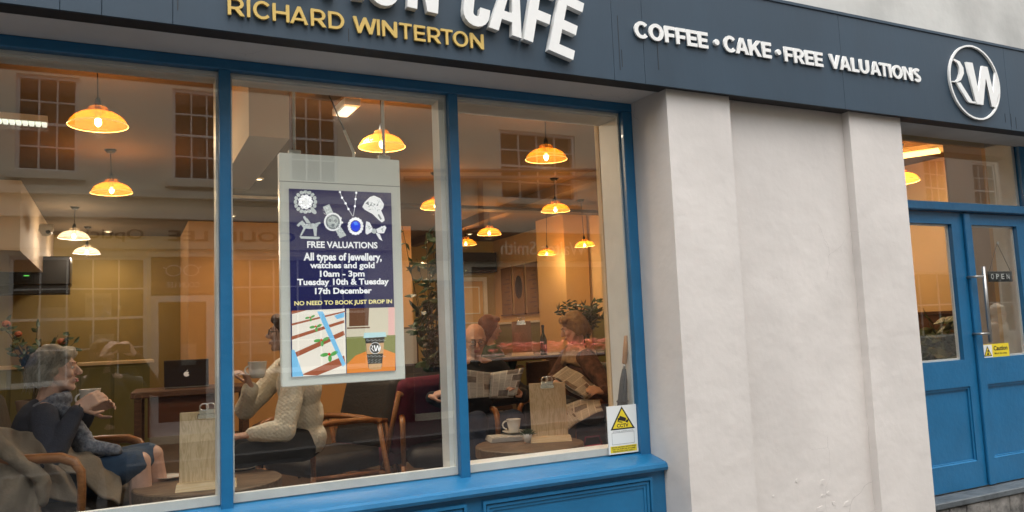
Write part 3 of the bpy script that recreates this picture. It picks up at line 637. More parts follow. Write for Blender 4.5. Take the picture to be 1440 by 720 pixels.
bk = mat('red_brick_far', (.36, .22, .16), .85, noise_amt=.3, nscale=9, bump=.3)
rh = [(12.9+i*2.1, 13.9+i*2.1, 4.1, 5.7) for i in range(9)]+[(13+i*4.2, 16+i*4.2, .9, 2.6) for i in range(4)]
row = building('brick_terrace', 'long pale brick terrace farther along the opposite side', 12, 32, rh, plaster_mat('cream_terrace', (.6, .56, .5), .15), 8.6)
for h in rh: sash(row, *h, 3 if h[1]-h[0] < 1.5 else 4, 4 if h[2] > 3 else 2)
lh = [(-19+i*2.2, -18+i*2.2, 4.1, 5.7) for i in range(5)]+[(-19, -15, .9, 2.6), (-14, -9.5, .9, 2.6)]
low = building('corner_shop_building', 'cream corner building beyond the optician on the far left', -20, -8, lh, plaster_mat('cream_corner', (.62, .57, .48), .15), 7.8)
for h in lh: sash(low, *h, 3 if h[1]-h[0] < 1.5 else 4, 4 if h[2] > 3 else 2)
# dark painted stall risers
for b_, xs_ in ((opt, [(-8, .37), (1.33, 4.4)]), (but, [(4.4, 4.68), (5.62, 10.18), (11.22, 12)])):
    for xa, xb in xs_:
        W('stall_riser', MB().box(xa, xb, YO+.001, YO+.05, -.04, .97), mat('black_stall_riser', (.02, .02, .022), .4), b_); W('window_sill', MB().box(xa, xb, YO+.001, YO+.09, .972, 1.0), PVC, b_)
opp_text('OPTICIANS', -.62, .28, .66, .13, mat('faded_gold', (.30, .20, .10), .6), opt, YO+.052, .003)
# neighbours of the cafe, so the street goes on
for nm, lab, x0, x1, m_, t_ in (('neighbour_building', 'plain grey rendered building adjoining the cafe on the left', -20, -6.01, RENDERU, 8.0), ('neighbour_building', 'plain cream rendered building adjoining the cafe on the right', 11.01, 32, plaster_mat('cream_side', (.6, .56, .5), .15), 8.6)):
    b = thing(nm, lab, 'building', (x0, 0, 0)); W('wall', MB().box(x0, x1, -.245, 10, -.02, t_), m_, b)
    W('roof', MB().add([(x0, -.5, t_+.01), (x1, -.5, t_+.01), (x1, 5, t_+2.6), (x0, 5, t_+2.6), (x0, 10.4, t_+.01), (x1, 10.4, t_+.01)], [(0, 1, 2, 3), (3, 2, 5, 4), (0, 3, 4), (1, 5, 2), (0, 4, 5, 1)]), SLATE, b)

# ---------------------------------------------------------------- cafe interior shell
CEIL = 3.2
CREAM = mat('warm_cream_wall', (.74, .52, .28), .8, noise_amt=.1, nscale=2)
OCHRE = mat('ochre_wall', (.40, .31, .12), .8, noise_amt=.12, nscale=2)
OLIVE = mat('olive_wainscot', (.20, .19, .07), .7, noise_amt=.12, nscale=3)
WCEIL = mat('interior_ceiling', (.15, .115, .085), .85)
struct('floor', MB().box(-3.6, SIDE, .26, 9.9, .1, FL).box(SIDE+.0001, 8.12, .26, 4.1, .1, FL), FLOORW)
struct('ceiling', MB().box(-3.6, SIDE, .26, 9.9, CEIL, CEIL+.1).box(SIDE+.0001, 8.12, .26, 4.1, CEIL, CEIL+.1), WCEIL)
struct('front_wall', wall(-3.6, 8.1, FL-.2, CEIL, [(XL, XJ-.06, .3, 2.72), (4.6, 6.1, FL, 2.79)], .261, .30), CREAM)
struct('left_wall', MB().box(-3.6, -3.5, .30, 9.9, FL, CEIL), CREAM)
sw = struct('side_wall', MB().box(SIDE, SIDE+.1, 4.0, 9.9, 1.64, CEIL), CREAM)
W('wainscot', MB().box(SIDE-.02, SIDE+.1, 4.0, 9.9, FL, 1.638), OLIVE, sw); W('dado_rail', MB().box(SIDE-.045, SIDE, 4.0, 9.9, 1.64, 1.675), BEAD, sw)
for nm_, (xa, xb, ya, yb) in (('cross_wall', (SIDE+.121, 8.0, 4.0, 4.1)), ('side_wall', (8.0, 8.1, .30, 4.1))):
    w_ = struct(nm_, MB().box(xa, xb, ya, yb, 1.5, CEIL), CREAM); W('wainscot', MB().box(xa-.02, xb, ya-.02, yb, FL, 1.499), DARKW, w_); W('dado_rail', MB().box(xa-.04, xb, ya-.04, yb, 1.5, 1.53), DARKW, w_)
struct('lobby_wall', MB().box(SIDE-.0, SIDE+.10, .301, .68, FL, CEIL-.001), mat('lobby_paint', (.50, .42, .36), .8))
struct('pier', MB().box(5.75, SIDE-.05, 6.3, 7.15, FL, CEIL), mat('orange_cream_wall', (.66, .42, .17), .8))
struct('back_wall', MB().box(-3.5, SIDE, 9.7, 9.9, FL, CEIL), OCHRE)
bx = at(265, 400, 8.0).x
al = struct('chimney_breast', MB().box(bx, 4.0, 8.0, 9.69, FL, CEIL), mat('peach_wall', (.78, .47, .22), .8, noise_amt=.1, nscale=2))
c = at(407, 195, .95); struct('bulkhead', MB().box(.62, c.x, .95, 2.55, c.z, CEIL-.002), mat('white_bulkhead', (.60, .50, .40), .7))
c = at(55, 378, 7.5); struct('bulkhead', MB().add([(-3.5, 5.5, 2.55), (-3.5, 9.6, 2.55), (c.x, 9.6, c.z), (c.x, 5.5, c.z), (-3.5, 5.5, CEIL-.003), (-3.5, 9.6, CEIL-.003), (c.x, 9.6, CEIL-.003), (c.x, 5.5, CEIL-.003)], [(0, 1, 2, 3), (7, 6, 5, 4), (0, 3, 7, 4), (3, 2, 6, 7)]), MATS['white_bulkhead'])
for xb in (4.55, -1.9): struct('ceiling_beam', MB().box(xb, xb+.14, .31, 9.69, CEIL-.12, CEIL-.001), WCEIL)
struct('ceiling_beam', MB().box(2.0, SIDE, 5.3, 5.5, CEIL-.16, CEIL-.122), mat('dark_beam', (.06, .04, .03), .7))
struct('door_reveal', MB().box(6.085, 6.16, .081, .26, FL, 2.93), BEAD)

# pendant lamps
SH_A = shade_mat('amber_glass', (.95, .55, .12), .86); SH_C = shade_mat('clear_glass', (1, .86, .72), .86)
BULB_A = mat('lit_bulb', (1, .72, .32), emit=12); BULB_C = mat('lit_bulb_white', (1, .85, .66), emit=12)
CORD = mat('black_cord', (.02, .02, .02), .7)
def pendant(px, py, amber, label, size=.36, Z=2.85, power=3.4):
    c = atz(px, py, Z); s = size/.36
    t = thing('pendant_lamp', label, 'lamp', (c.x, c.y, Z), 0, 'glass dome pendant lamps hanging in the cafe')
    sh = SH_A if amber else SH_C
    p = [(.045, .088), (.07, .083), (.11, .068), (.145, .040), (.168, .005), (.178, -.030), (.181, -.033), (.176, -.032), (.165, .002), (.142, .036), (.108, .063), (.068, .078), (.045, .082)]
    obj('lamp_shade', MB().lathe([(r*s, z*s*.78) for r, z in p], 36), sh, t, True)
    obj('rim', MB().tube([(.181*s*math.cos(a), .181*s*math.sin(a), -.026*s) for a in np.linspace(0, 2*math.pi, 33)], .003*s, 5, False), mat('rim_glass_'+('a' if amber else 'c'), (1, .6, .2) if amber else (1, .9, .8), .2, emit=.45), t, True)
    obj('neck', MB().lathe([(.001, .10), (.052, .098), (.058, .092), (.060, .068), (.045, .062)], 24, Matrix.Scale(s, 4)), sh, t, True)
    obj('lamp_holder', MB().lathe([(.001, .16), (.010, .16), (.020, .13), (.022, .035), (.001, .03)], 16, Matrix.Scale(s, 4)), DARKMETAL, t, True)
    obj('bulb', MB().ell((0, 0, -.002), (.021*s, .021*s, .032*s), n=12, m=8), BULB_A if amber else BULB_C, t, True)
    obj('cord', MB().tube([(0, 0, .15*s), (0, 0, CEIL-Z)], .0035, 6), CORD, t)
    obj('ceiling_rose', MB().lathe([(.001, CEIL-Z-.03), (.03, CEIL-Z-.028), (.05, CEIL-Z-.002), (.001, CEIL-Z-.001)], 16), DARKMETAL, t, True)
    l = bpy.data.lights.new('pendant_light', 'POINT'); l.energy = power; l.color = (1, .68, .36) if amber else (1, .80, .60); l.shadow_soft_size = .05
    t.rotation_euler = (R(1.5*math.sin(px)), R(1.8*math.cos(px*1.7)), 0)
    o = bpy.data.objects.new('pendant_light', l); COL.objects.link(o); o.parent = t; o.location = (0, 0, -.055)
    return t
LP = [(138, 171, 1, 'amber dome lamp nearest the glass in the left hand window pane', .37), (157, 267, 1, 'amber dome lamp just below and behind the largest left one', .37),
      (104, 332, 0, 'clear dome lamp beside the white wall camera in the left pane', .37), (122, 354, 0, 'clear dome lamp, lowest and farthest one in the left pane', .37),
      (537, 202, 1, 'amber dome lamp hanging over the digital poster', .36), (768, 220, 1, 'largest amber dome lamp in the right hand window pane', .36),
      (781, 294, 1, 'amber dome lamp second down in the right hand pane', .34), (688, 327, 1, 'amber dome lamp over the white framed back doorway', .33),
      (769, 356, 1, 'small amber dome lamp above the brown paper menus', .32), (822, 344, 1, 'small amber dome lamp farthest right in the right hand pane', .32),
      (613, 289, 1, 'amber dome lamp half hidden by the mullion right of the poster', .36), (655, 342, 1, 'small amber dome lamp peeping out right of the mullion', .30),
      (1268, 252, 1, 'amber dome lamp partly seen through the light above the doors', .36)]
for k_, (px, py, am, lab, s_) in enumerate(LP): pendant(px, py, am, lab, (.26 if px in (769, 822) else .325) if am else .34, Z=2.6 if px in (769, 822) else 2.85, power=(7.6+1.4*math.sin(k_*2.1))*(2.2 if px == 1268 else 1))

# ceiling strip light, heater lamp, panels
LIT = mat('lit_diffuser', (.95, 1, .88), emit=.45)
def fitting(name, label, a, b, wid, cells, Z=CEIL-.06, lm=None, power=0, lc=(1, .86, .68)):
    A = atz(*a, Z); B = atz(*b, Z); L = (B-A).length; ang = math.atan2(B.y-A.y, B.x-A.x); m = (A+B)/2
    t = thing(name, label, 'ceiling light', (m.x, m.y, Z), ang)
    obj('housing', MB().box(-L/2, L/2, -wid/2, wid/2, .012, .058), BEAD, t)
    g = MB()
    for i in range(cells): x = -L/2+L*(i+.5)/cells; g.box(x-L/cells*.36, x+L/cells*.36, -wid*.36, wid*.36, -.002, .011)
    obj('diffuser', g, lm or LIT, t)
    if power:
        l = bpy.data.lights.new('fitting_light', 'AREA'); l.energy = power; l.color = lc; l.shape = 'RECTANGLE'; l.size = max(L, .2); l.size_y = wid
        o = bpy.data.objects.new('fitting_light', l); COL.objects.link(o); o.parent = t; o.location = (0, 0, -.03)
    if cells > 1: tag([c for c in kids(t) if c.name.startswith('diffuser')][0], kind='stuff')
    return t
fitting('strip_light', 'white louvred strip light on the ceiling at far left', (-45, 168), (67, 177), .13, 12, power=10)
fitting('heater_light', 'slanting square lit fitting on the ceiling above the poster', (478, 166), (496, 150), .11, 1, CEIL-.14, power=10)
WARML = mat('warm_lit_panel', (1, .62, .18), emit=2.2)
fitting('panel_light', 'warm lit panel in the ceiling behind the glass above the doors', (1255, 222), (1332, 211), .32, 1, CEIL-.06, WARML)
fitting('panel_light', 'pale square light panel beyond the back doorway', (657, 352), (690, 349), .35, 1, CEIL-.06)
DL = mat('lit_downlight', (1, .75, .42), emit=3)
c1_ = atz(364, 252, CEIL-.01); c2_ = atz(153, 333, CEIL-.01)
for x_, y_, lab, en in ((c1_.x, c1_.y, 'small lit downlight beside the left poster rod', 9), (c2_.x, min(c2_.y, 9.2), 'tiny lit downlight among the clear dome lamps', 12), (bx+.5, 7.4, 'added downlight washing the left end of the peach wall', 11), (2.1, 7.4, 'added downlight washing the middle of the peach wall', 10),  # peach wall downlights are added to brighten that wall
                        (3.3, 7.4, 'added downlight washing the right end of the peach wall', 10), (7.2, 2.8, 'added downlight deep in the lobby right of the doors', 30), (5.45, 3.4, 'added downlight over the aisle beyond the doors', 25), (5.3, 8.7, 'added downlight in front of the back doorway', 25), (-1.4, 9.0, 'added downlight over the back left wall', 25)):  # lobby, aisle and back downlights are likewise added for extra light
    t = thing('downlight', lab, 'ceiling light', (x_, y_, CEIL-.001)); obj('lens', MB().lathe([(.001, -.012), (.03, -.012), (.034, 0)], 16), DL, t); obj('trim', MB().lathe([(.034, -.014), (.05, -.010), (.052, 0)], 16), BEAD, t)
    l = bpy.data.lights.new('downlight_lamp', 'SPOT'); l.energy = en; l.color = (1, .60, .26); l.spot_size = R(125); l.spot_blend = .8; l.shadow_soft_size = .04
    o = bpy.data.objects.new('downlight_lamp', l); COL.objects.link(o); o.parent = t; o.location = (0, 0, -.03)
# air conditioning cassette
c = atz(366, 282, CEIL-.01); t = thing('air_vent', 'white slatted air vent in the ceiling left of the poster', 'vent', c)
obj('grille_frame', MB().box(-.45, .45, -.3, .3, -.03, .0), BEAD, t)
for i in range(6): obj('slat', MB().box(-.4, .4, -.25+i*.09, -.20+i*.09, -.042, -.031), DARKMETAL, t)
# black audio cabinet high on the left wall, cctv camera, socket
c = at(50, 381, 8.2); t = thing('wall_cabinet', 'black wall mounted cabinet with a green status light', 'cabinet', c)
obj('body', MB().box(-.42, .40, -.2, .25, -.19, .17, bev=.01), mat('black_plastic', (.02, .02, .022), .35), t); obj('door_seam', MB().box(-.008, .008, -.204, -.2, -.18, .16), DARKMETAL, t); obj('foot_panel', MB().box(-.40, .38, -.16, .2, -.30, -.192), BLACK, t)
obj('status_light', MB().box(-.11, -.05, -.206, -.2, -.082, -.074), mat('green_led', (.2, 1, .15), emit=.5), t)
c = at(65, 324, 6.5); t = thing('security_camera', 'small white dome security camera high on the left wall', 'camera', c)
obj('base', MB().lathe([(.001, .06), (.07, .06), (.075, .0), (.07, -.01)], 20), PVC, t, True); obj('dome', MB().ell((0, 0, -.01), (.062, .062, .055)), PVC, t, True); obj('lens', MB().ell((.02, -.05, -.02), .024), BLACK, t, True)
c = at(178, 586, 1)
# partition wall on which the camera and cabinet sit
# paper menus hanging on the side wall
KR = mat('brown_paper', (.26, .15, .07), .8, noise_amt=.2, nscale=8)
g0, g1 = 7.95, 9.35; ww = (g1-g0-.16)/3
for i in range(3):
    y1 = g1-i*(ww+.08); y0 = y1-ww
    t = thing('paper_menu', ['brown paper menu hanging farthest from the window', 'brown paper menu with a dark oval emblem, middle one of three', 'brown paper menu hanging nearest the orange pier'][i], 'menu', (SIDE-.03, (y0+y1)/2, 1.75), 0, 'brown paper menus on the side wall')
    W('sheet', MB().box(SIDE-.03, SIDE-.026, y0, y1, 1.80, 2.66), KR, t); W('rod', MB().box(SIDE-.045, SIDE-.018, y0-.02, y1+.02, 2.65, 2.675), PINE, t); W('rod', MB().box(SIDE-.045, SIDE-.018, y0-.02, y1+.02, 1.785, 1.81), DARKW, t)
    if i == 1: W('emblem', MB().lathe([(.001, 0), (.14, 0), (.14, .003), (.001, .003)], 24, Matrix.Translation((SIDE-.031, (y0+y1)/2, 2.27)) @ Matrix.Diagonal((1, 1, 1.45, 1)) @ Matrix.Rotation(R(-90), 4, 'Y')), BLACK, t)
    else:
        pg = MB()
        for k in range(9): pg.box(SIDE-.0318, SIDE-.0302, y0+.06, y0+.12+((k*37) % 5)*.05, 2.5-k*.075, 2.52-k*.075)
        tag(W('print', pg, DARKW, t), kind='stuff')
# back doorway with dark lintel
t = thing('back_doorway', 'white framed back doorway with a panelled cream door', 'door', (5.62, 9.69, FL))
W('door_frame', wall(5.28, 6.0, FL, 2.52, [(5.35, 5.93, FL, 2.45)], 9.60, 9.699), BEAD, t); W('door_panel', MB().box(5.352, 5.928, 9.64, 9.69, FL+.01, 2.448), mat('cream_door', (.62, .42, .2), .6), t)
for z in (.5, 1.2, 1.85): W('panel_moulding', wall(5.42, 5.86, z, z+.5, [(5.44, 5.84, z+.02, z+.48)], 9.63, 9.6395), BEAD, t)
W('lintel', MB().box(5.0, 6.1, 9.35, 9.599, 2.6, 2.95), BLACK, t)
# framed notice
c = at(575, 487, 3.2); t = thing('framed_notice', 'framed paper notice standing right of the digital poster', 'notice', c)
obj('frame', MB().box(-.085, .085, -.01, .01, -.17, .17), DARKW, t); obj('paper', MB().box(-.07, .07, -.013, -.0105, -.155, .155), mat('notice_paper', (.5, .46, .42), .7), t)
obj('stand', MB().box(-.30, .5, -.02, .6, -.6, -.172), mat('grey_cabinet', (.10, .09, .09), .6), t)

# ---------------------------------------------------------------- furniture
def armchair(name, label, loc, rz, cush=None, seatonly=False):
    cush = cush or LEATHER
    t = thing(name, label, 'armchair', loc, rz, 'wooden framed armchairs in the cafe window')
    for s in (-1, 1):
        y = .33*s
        arm = MB().tube([(.33, y, .30), (.335, y, .52), (.33, y, .585), (.30, y, .625), (.24, y, .645), (.10, y, .645), (-.10, y, .635), (-.28, y, .61)], [.017, .019, .020, .021, .022, .022, .021, .019], 10)
        obj('armrest', arm, ARMW, t, True)
        obj('leg', MB().tube([(.33, y, .32), (.345, y, .16), (.36, y, 0)], [.019, .017, .013], 8), ARMW, t, True)
        obj('leg', MB().tube([(-.26, y, .62), (-.33, y, .30), (-.42, y, 0)], [.018, .019, .013], 8), ARMW, t, True)
        obj('side_rail', MB().tube([(.33, y, .30), (-.32, y, .26)], .017, 8), ARMW, t, True)
    s = MB().box(-.32, .34, -.30, .30, .29, .43, bev=.045); obj('seat_cushion', fuse(s, .02, 4), cush, t)
    b = MB().box(-.07, .07, -.30, .30, 0, .55, Matrix.Translation((-.30, 0, .38)) @ Matrix.Rotation(R(-16), 4, 'Y'), bev=.05); obj('back_cushion', fuse(b, .02, 4), cush, t)
    obj('back_rail', MB().tube([(-.44, -.31, .80), (-.44, .31, .80)], .018, 8), ARMW, t, True)
    for s in (-1, 1): obj('back_post', MB().tube([(-.44, .31*s, .82), (-.28, .31*s, .30)], .017, 8), ARMW, t, True)
    return t
CH_L = (-.33, 1.12); chl = armchair('armchair', 'armchair with a curved wooden arm holding the grey haired woman', (*CH_L, FL), R(-25)); chl.scale = (1, 1, 1.1)
pm = atz(440, 600, FL+.64); a_ = R(202); CH_M = (pm.x-(.33*math.cos(a_)-.33*math.sin(a_)), pm.y-(.33*math.sin(a_)+.33*math.cos(a_)))
armchair('armchair', 'armchair under the woman in the cream jumper, below the digital poster', (*CH_M, FL), a_)
CH_N = (2.12, 1.95); armchair('armchair', 'dark armchair of the man reading a newspaper', (*CH_N, FL), R(255))
CH_R = (3.25, 1.95); armchair('armchair', 'armchair under the fair haired woman reading by the umbrella', (*CH_R, FL), R(190))
c = at(540, 600, 2.3); armchair('armchair', 'maroon cushioned armchair standing empty behind the poster', (c.x, c.y, FL), R(120), MAROON)

def round_table(label, c, r=.34, z=.80):
    t = thing('round_table', label, 'table', (c[0], c[1], FL), 0, 'round wooden coffee tables'); h = z-FL
    obj('tabletop', MB().lathe([(.001, h), (r-.006, h), (r, h-.006), (r, h-.062), (r-.006, h-.068), (.001, h-.068)], 48), TABLEW, t)
    for k in range(3):
        a = k*2.094+.6; obj('leg', MB().tube([(r*.75*math.cos(a), r*.75*math.sin(a), h-.07), (r*.6*math.cos(a), r*.6*math.sin(a), 0)], .024, 8), DARKW, t, True)
    ac = math.atan2(CAM.y-c[1], CAM.x-c[0])
    for k, da in enumerate((0, 2.09, 4.19)):
        M_ = Matrix.Rotation(ac+.05+da, 4, 'Z')
        b = obj('iron_strap', MB().box(r-.004, r+.004, -.045, .045, h-.12, h-.008, M_, bev=.002), DARKMETAL, t)
        for yy_ in (-.025, .025):
            obj('bolt', MB().ell((0, 0, 0), .007, M_ @ Matrix.Translation((r+.005, yy_, h-.04)), n=8, m=6), STEEL, b, True)
    return t
TL = (.40, .90); TR = (2.28, .93); TZ = .80
round_table('round wooden table with iron straps at left beside the mullion', TL, .36); round_table('round wooden table with iron straps in the right hand pane', TR)

def menu_board(label, loc, rz, w=.24, h=.35, m=OAK, sc_=1):
    t = thing('menu_board', label, 'menu board', loc, rz, 'wooden clipboard menu stands')
    T = Matrix.Rotation(R(-7), 4, 'X')
    obj('board', MB().box(-w/2, w/2, -.006, .006, .012, h, T, bev=.003), m, t)
    obj('base_block', MB().add([(-w/2-.012, -.075, 0), (w/2+.012, -.075, 0), (w/2+.012, .05, 0), (-w/2-.012, .05, 0), (-w/2-.008, -.05, .032), (w/2+.008, -.05, .032), (w/2+.008, .01, .032), (-w/2-.008, .01, .032)], [(3, 2, 1, 0), (4, 5, 6, 7), (0, 1, 5, 4), (1, 2, 6, 5), (2, 3, 7, 6), (3, 0, 4, 7)]), PINE, t)
    cl = MB().box(-.045, .045, -.014, -.006, h-.040, h-.012, T, bev=.003).box(-.04, .04, -.012, .012, h-.02, h+.012, T, bev=.005)
    k = obj('bulldog_clip', cl, CHROME, t)
    obj('clip_ring', MB().tube([(.020*math.cos(a)-.014, -.012, h+.02+.017*math.sin(a)) for a in np.linspace(0, 6.283, 17)], .0035, 6, False, T).tube([(.020*math.cos(a)+.016, .002, h+.022+.017*math.sin(a)) for a in np.linspace(0, 6.283, 17)], .0035, 6, False, T), CHROME, k, True)
    return t
c = atz(285, 686, TZ); menu_board('wooden menu clipboard at left, cut by the blue mullion', (c.x+.02, c.y, TZ), R(-8), .255, .37)
c = atz(776, 620, TZ); menu_board('wooden menu clipboard in front of the woman reading at right', (c.x, c.y+.02, TZ), R(-22), .235, .365)

def cup(label, loc, s=1, saucer=True, handle=0, mug=False):
    t = thing('mug' if mug else 'coffee_cup', label, 'cup', loc)
    pr = [(.001, .004), (.026, .004), (.030, .008), (.038, .045), (.043, .078), (.045, .080), (.0425, .079), (.036, .045), (.028, .012), (.001, .010)]
    if mug: pr = [(.001, .0), (.03, .0), (.04, .012), (.047, .05), (.050, .088), (.052, .09), (.049, .089), (.045, .05), (.036, .016), (.001, .012)]
    obj('bowl', MB().lathe([(r*s, z*s) for r, z in pr], 32), CERAMIC, t, True)
    a = handle; dx, dy = math.cos(a), math.sin(a)
    obj('handle', MB().tube([((.040+.028*math.sin(u))*dx*s, (.040+.028*math.sin(u))*dy*s, (.045+.024*math.cos(u))*s) for u in np.linspace(.1, 3.04, 11)], .0048*s, 7), CERAMIC, t, True)
    obj('coffee', MB().lathe([(.001, .070*s), (.040*s, .070*s)], 24), mat('coffee', (.10, .04, .015), .3), t)
    return t
def saucer(label, loc):
    t = obj('saucer', MB().lathe([(.001, .003), (.035, .003), (.06, .008), (.078, .016), (.079, .018), (.06, .012), (.03, .007), (.001, .007)], 36), CERAMIC, None, True); t.location = loc
    return tag(t, label, 'saucer', 'white saucers on the tables')
c = atz(723, 609, TZ+.036); saucer('white saucer under the coffee cup on the right table', (c.x, c.y, TZ+.034)); cup('white coffee cup on a saucer beside the right menu clipboard', (c.x, c.y, TZ+.039), 1.1, handle=2.5)
c = atz(742, 622, TZ)
t = thing('succulent_pot', 'tiny dark succulent in a white pot by the clipboard', 'plant', (c.x, c.y, TZ))
obj('pot', MB().lathe([(.001, 0), (.024, 0), (.031, .055), (.027, .055), (.026, .045), (.001, .045)], 24), CERAMIC, t, True)
g = MB()
for k in range(40):
    a = k*2.4; rr_ = .006+.0006*k; el = 1.4-.03*k; L_ = .035
    g.cap((rr_*math.cos(a)*.5, rr_*math.sin(a)*.5, .045), (rr_*math.cos(a)+L_*math.cos(el)*math.cos(a), rr_*math.sin(a)+L_*math.cos(el)*math.sin(a), .05+L_*math.sin(el)), .005, .001, 5)
obj('leaves', g, mat('succulent_green', (.05, .09, .05), .6), t, True)
c = atz(238, 674, TZ); saucer('white plate left of the left menu clipboard', (c.x, c.y, TZ+.001)); c = atz(340, 661, TZ); saucer('white saucer just right of the blue mullion', (c.x, c.y, TZ+.001))

# newspapers
def paper_mat(name, seed, dark=.25):
    m = bpy.data.materials.new(name); m.use_nodes = True; n = m.node_tree; L = n.links; b = n.nodes['Principled BSDF']
    tc = n.nodes.new('ShaderNodeTexCoord'); mp = n.nodes.new('ShaderNodeMapping'); mp.inputs['Scale'].default_value = (1, 1, 1); mp.inputs['Location'].default_value = (seed*.37, 0, seed*.21)
    L.new(tc.outputs['UV'], mp.inputs[0])
    br = n.nodes.new('ShaderNodeTexBrick'); br.inputs['Scale'].default_value = 1; br.inputs['Brick Width'].default_value = .195; br.inputs['Row Height'].default_value = .04; br.inputs['Mortar Size'].default_value = .014; br.inputs['Mortar Smooth'].default_value = .3; br.offset = 0
    for k, v in (('Color1', (.10, .10, .10)), ('Color2', (.40, .39, .37)), ('Mortar', (.74, .72, .68))): br.inputs[k].default_value = (*v, 1)
    L.new(mp.outputs[0], br.inputs[0])
    vo = n.nodes.new('ShaderNodeTexBrick'); vo.inputs['Scale'].default_value = 1; vo.inputs['Brick Width'].default_value = .39; vo.inputs['Row Height'].default_value = .27; vo.inputs['Mortar Size'].default_value = .025
    for k, v in (('Color1', (1, 1, 1)), ('Color2', (.0, .0, .0)), ('Mortar', (1, 1, 1))): vo.inputs[k].default_value = (*v, 1)
    L.new(mp.outputs[0], vo.inputs[0]); thr = n.nodes.new('ShaderNodeMath'); thr.operation = 'GREATER_THAN'; thr.inputs[1].default_value = .42; L.new(vo.outputs[0], thr.inputs[0])
    nz = n.nodes.new('ShaderNodeTexNoise'); nz.inputs['Scale'].default_value = 9; L.new(mp.outputs[0], nz.inputs[0])
    pic = n.nodes.new('ShaderNodeMixRGB'); pic.inputs[1].default_value = (.06, .055, .06, 1); pic.inputs[2].default_value = (.42, .36, .32, 1); L.new(nz.outputs[0], pic.inputs[0])
    mx = n.nodes.new('ShaderNodeMixRGB'); L.new(thr.outputs[0], mx.inputs[0]); L.new(pic.outputs[0], mx.inputs[1]); L.new(br.outputs[0], mx.inputs[2])
    L.new(mx.outputs[0], b.inputs['Base Color']); b.inputs['Roughness'].default_value = .8; MATS[name] = m; return m
def sheet(A, B, C, D, m, name, bend=.03, nu=14, nv=10, thick=.003, parent=None, headline=False):   # corners: A low left, B low right, C up right, D up left
    A, B, C, D = map(Vector, (A, B, C, D)); nrm = (B-A).cross(D-A).normalized()
    P = lambda u, v: A*(1-u)*(1-v)+B*u*(1-v)+C*u*v+D*(1-u)*v + nrm*(bend*math.sin(math.pi*u)*(.6+.4*math.cos(5*v))+.006*math.sin(9*u+4*v))
    bm = bmesh.new(); uvl = bm.loops.layers.uv.new('UVMap'); N = (nu+1)*(nv+1)
    vs = [bm.verts.new(P(i/nu, j/nv)-nrm*thick*s_) for s_ in (0, 1) for j in range(nv+1) for i in range(nu+1)]
    def quad(ids, uvs):
        f = bm.faces.new([vs[i] for i in ids]); f.smooth = True
        for l, uv in zip(f.loops, uvs): l[uvl].uv = uv
    for s_ in (0, 1):
        for j in range(nv):
            for i in range(nu):
                a = s_*N+j*(nu+1)+i; ids = [a, a+1, a+nu+2, a+nu+1]; uvs = [(i/nu, j/nv), ((i+1)/nu, j/nv), ((i+1)/nu, (j+1)/nv), (i/nu, (j+1)/nv)]
                if s_: ids.reverse(); uvs.reverse()
                quad(ids, uvs)
    rim = [j for j in range(nu+1)]+[(j+1)*(nu+1)-1 for j in range(1, nv+1)]+[nv*(nu+1)+i for i in range(nu-1, -1, -1)]+[j*(nu+1) for j in range(nv-1, 0, -1)]
    for k in range(len(rim)): a, b = rim[k], rim[(k+1) % len(rim)]; quad([b, a, a+N, b+N], [(0, 0)]*4)
    me = bpy.data.meshes.new(name); bm.to_mesh(me); bm.free(); me.materials.append(m)
    return obj(name, me, None, parent) if not parent else W(name, me, None, parent)
c = atz(719, 613, TZ+.03)
t = thing('folded_newspaper', 'folded newspaper lying under the coffee cup on the right table', 'newspaper', (c.x, c.y, TZ+.002), R(-12))
for k in range(4): obj('page', MB().box(-.15+k*.004, .13-k*.006, -.06, .12, .001+k*.0075, .007+k*.0075, bev=.002), mat('news_page', (.6, .58, .54), .8), t)
me = fit_text('up for LOAD', .20, .035, 0, .02); me.transform(Matrix.Translation((-.12, -.05, .0301))); obj('headline', me, BLACK, t)

# laptop and high table behind, bar stools and counter
c = at(262, 545, 3.6)
t = thing('high_table', 'dark red brown high table at the back holding a laptop', 'table', (c.x+.05, c.y, FL), R(-4)); hh = c.z-FL
obj('tabletop', MB().box(-.45, .45, -.3, .3, hh-.05, hh, bev=.006), DARKW, t)
obj('modesty_panel', MB().box(-.33, .22, -.25, -.22, hh-.36, hh-.051), mat('red_brown_board', (.10, .035, .02), .5), t)
for sx in (-.4, .4):
    for sy in (-.25, .25): obj('leg', MB().box(sx-.025, sx+.025, sy-.025, sy+.025, 0, hh-.051), DARKW, t)
t = thing('laptop', 'open laptop showing the back of its dark lid', 'laptop', (c.x, c.y-.05, c.z+.001), R(-6))
obj('keyboard_base', MB().box(-.17, .17, 0, .23, 0, .014, bev=.004), STEEL, t)
obj('lid', MB().box(-.17, .17, -.004, .004, 0, .225, Matrix.Translation((0, 0, .012)) @ Matrix.Rotation(R(14), 4, 'X'), bev=.003), mat('dark_lid', (.05, .04, .04), .4, .3), t)
AT = Matrix.Translation((0, 0, .012)) @ Matrix.Rotation(R(14), 4, 'X') @ Matrix.Translation((0, -.0046, .105))
ap = [(.020*math.cos(a)*(1+.12*abs(math.cos(a))), .021*math.sin(a)) for a in np.linspace(.6, 6.0, 20)]; ap = [(x, z) for x, z in ap]+[(.011, .0)]
obj('fruit_emblem', MB().prism(ap, -.0008, 0, AT).prism([(0, .024), (.008, .028), (.011, .037), (.003, .033)], -.0008, 0, AT), mat('lit_emblem', (.8, .75, .7), emit=.15), t)
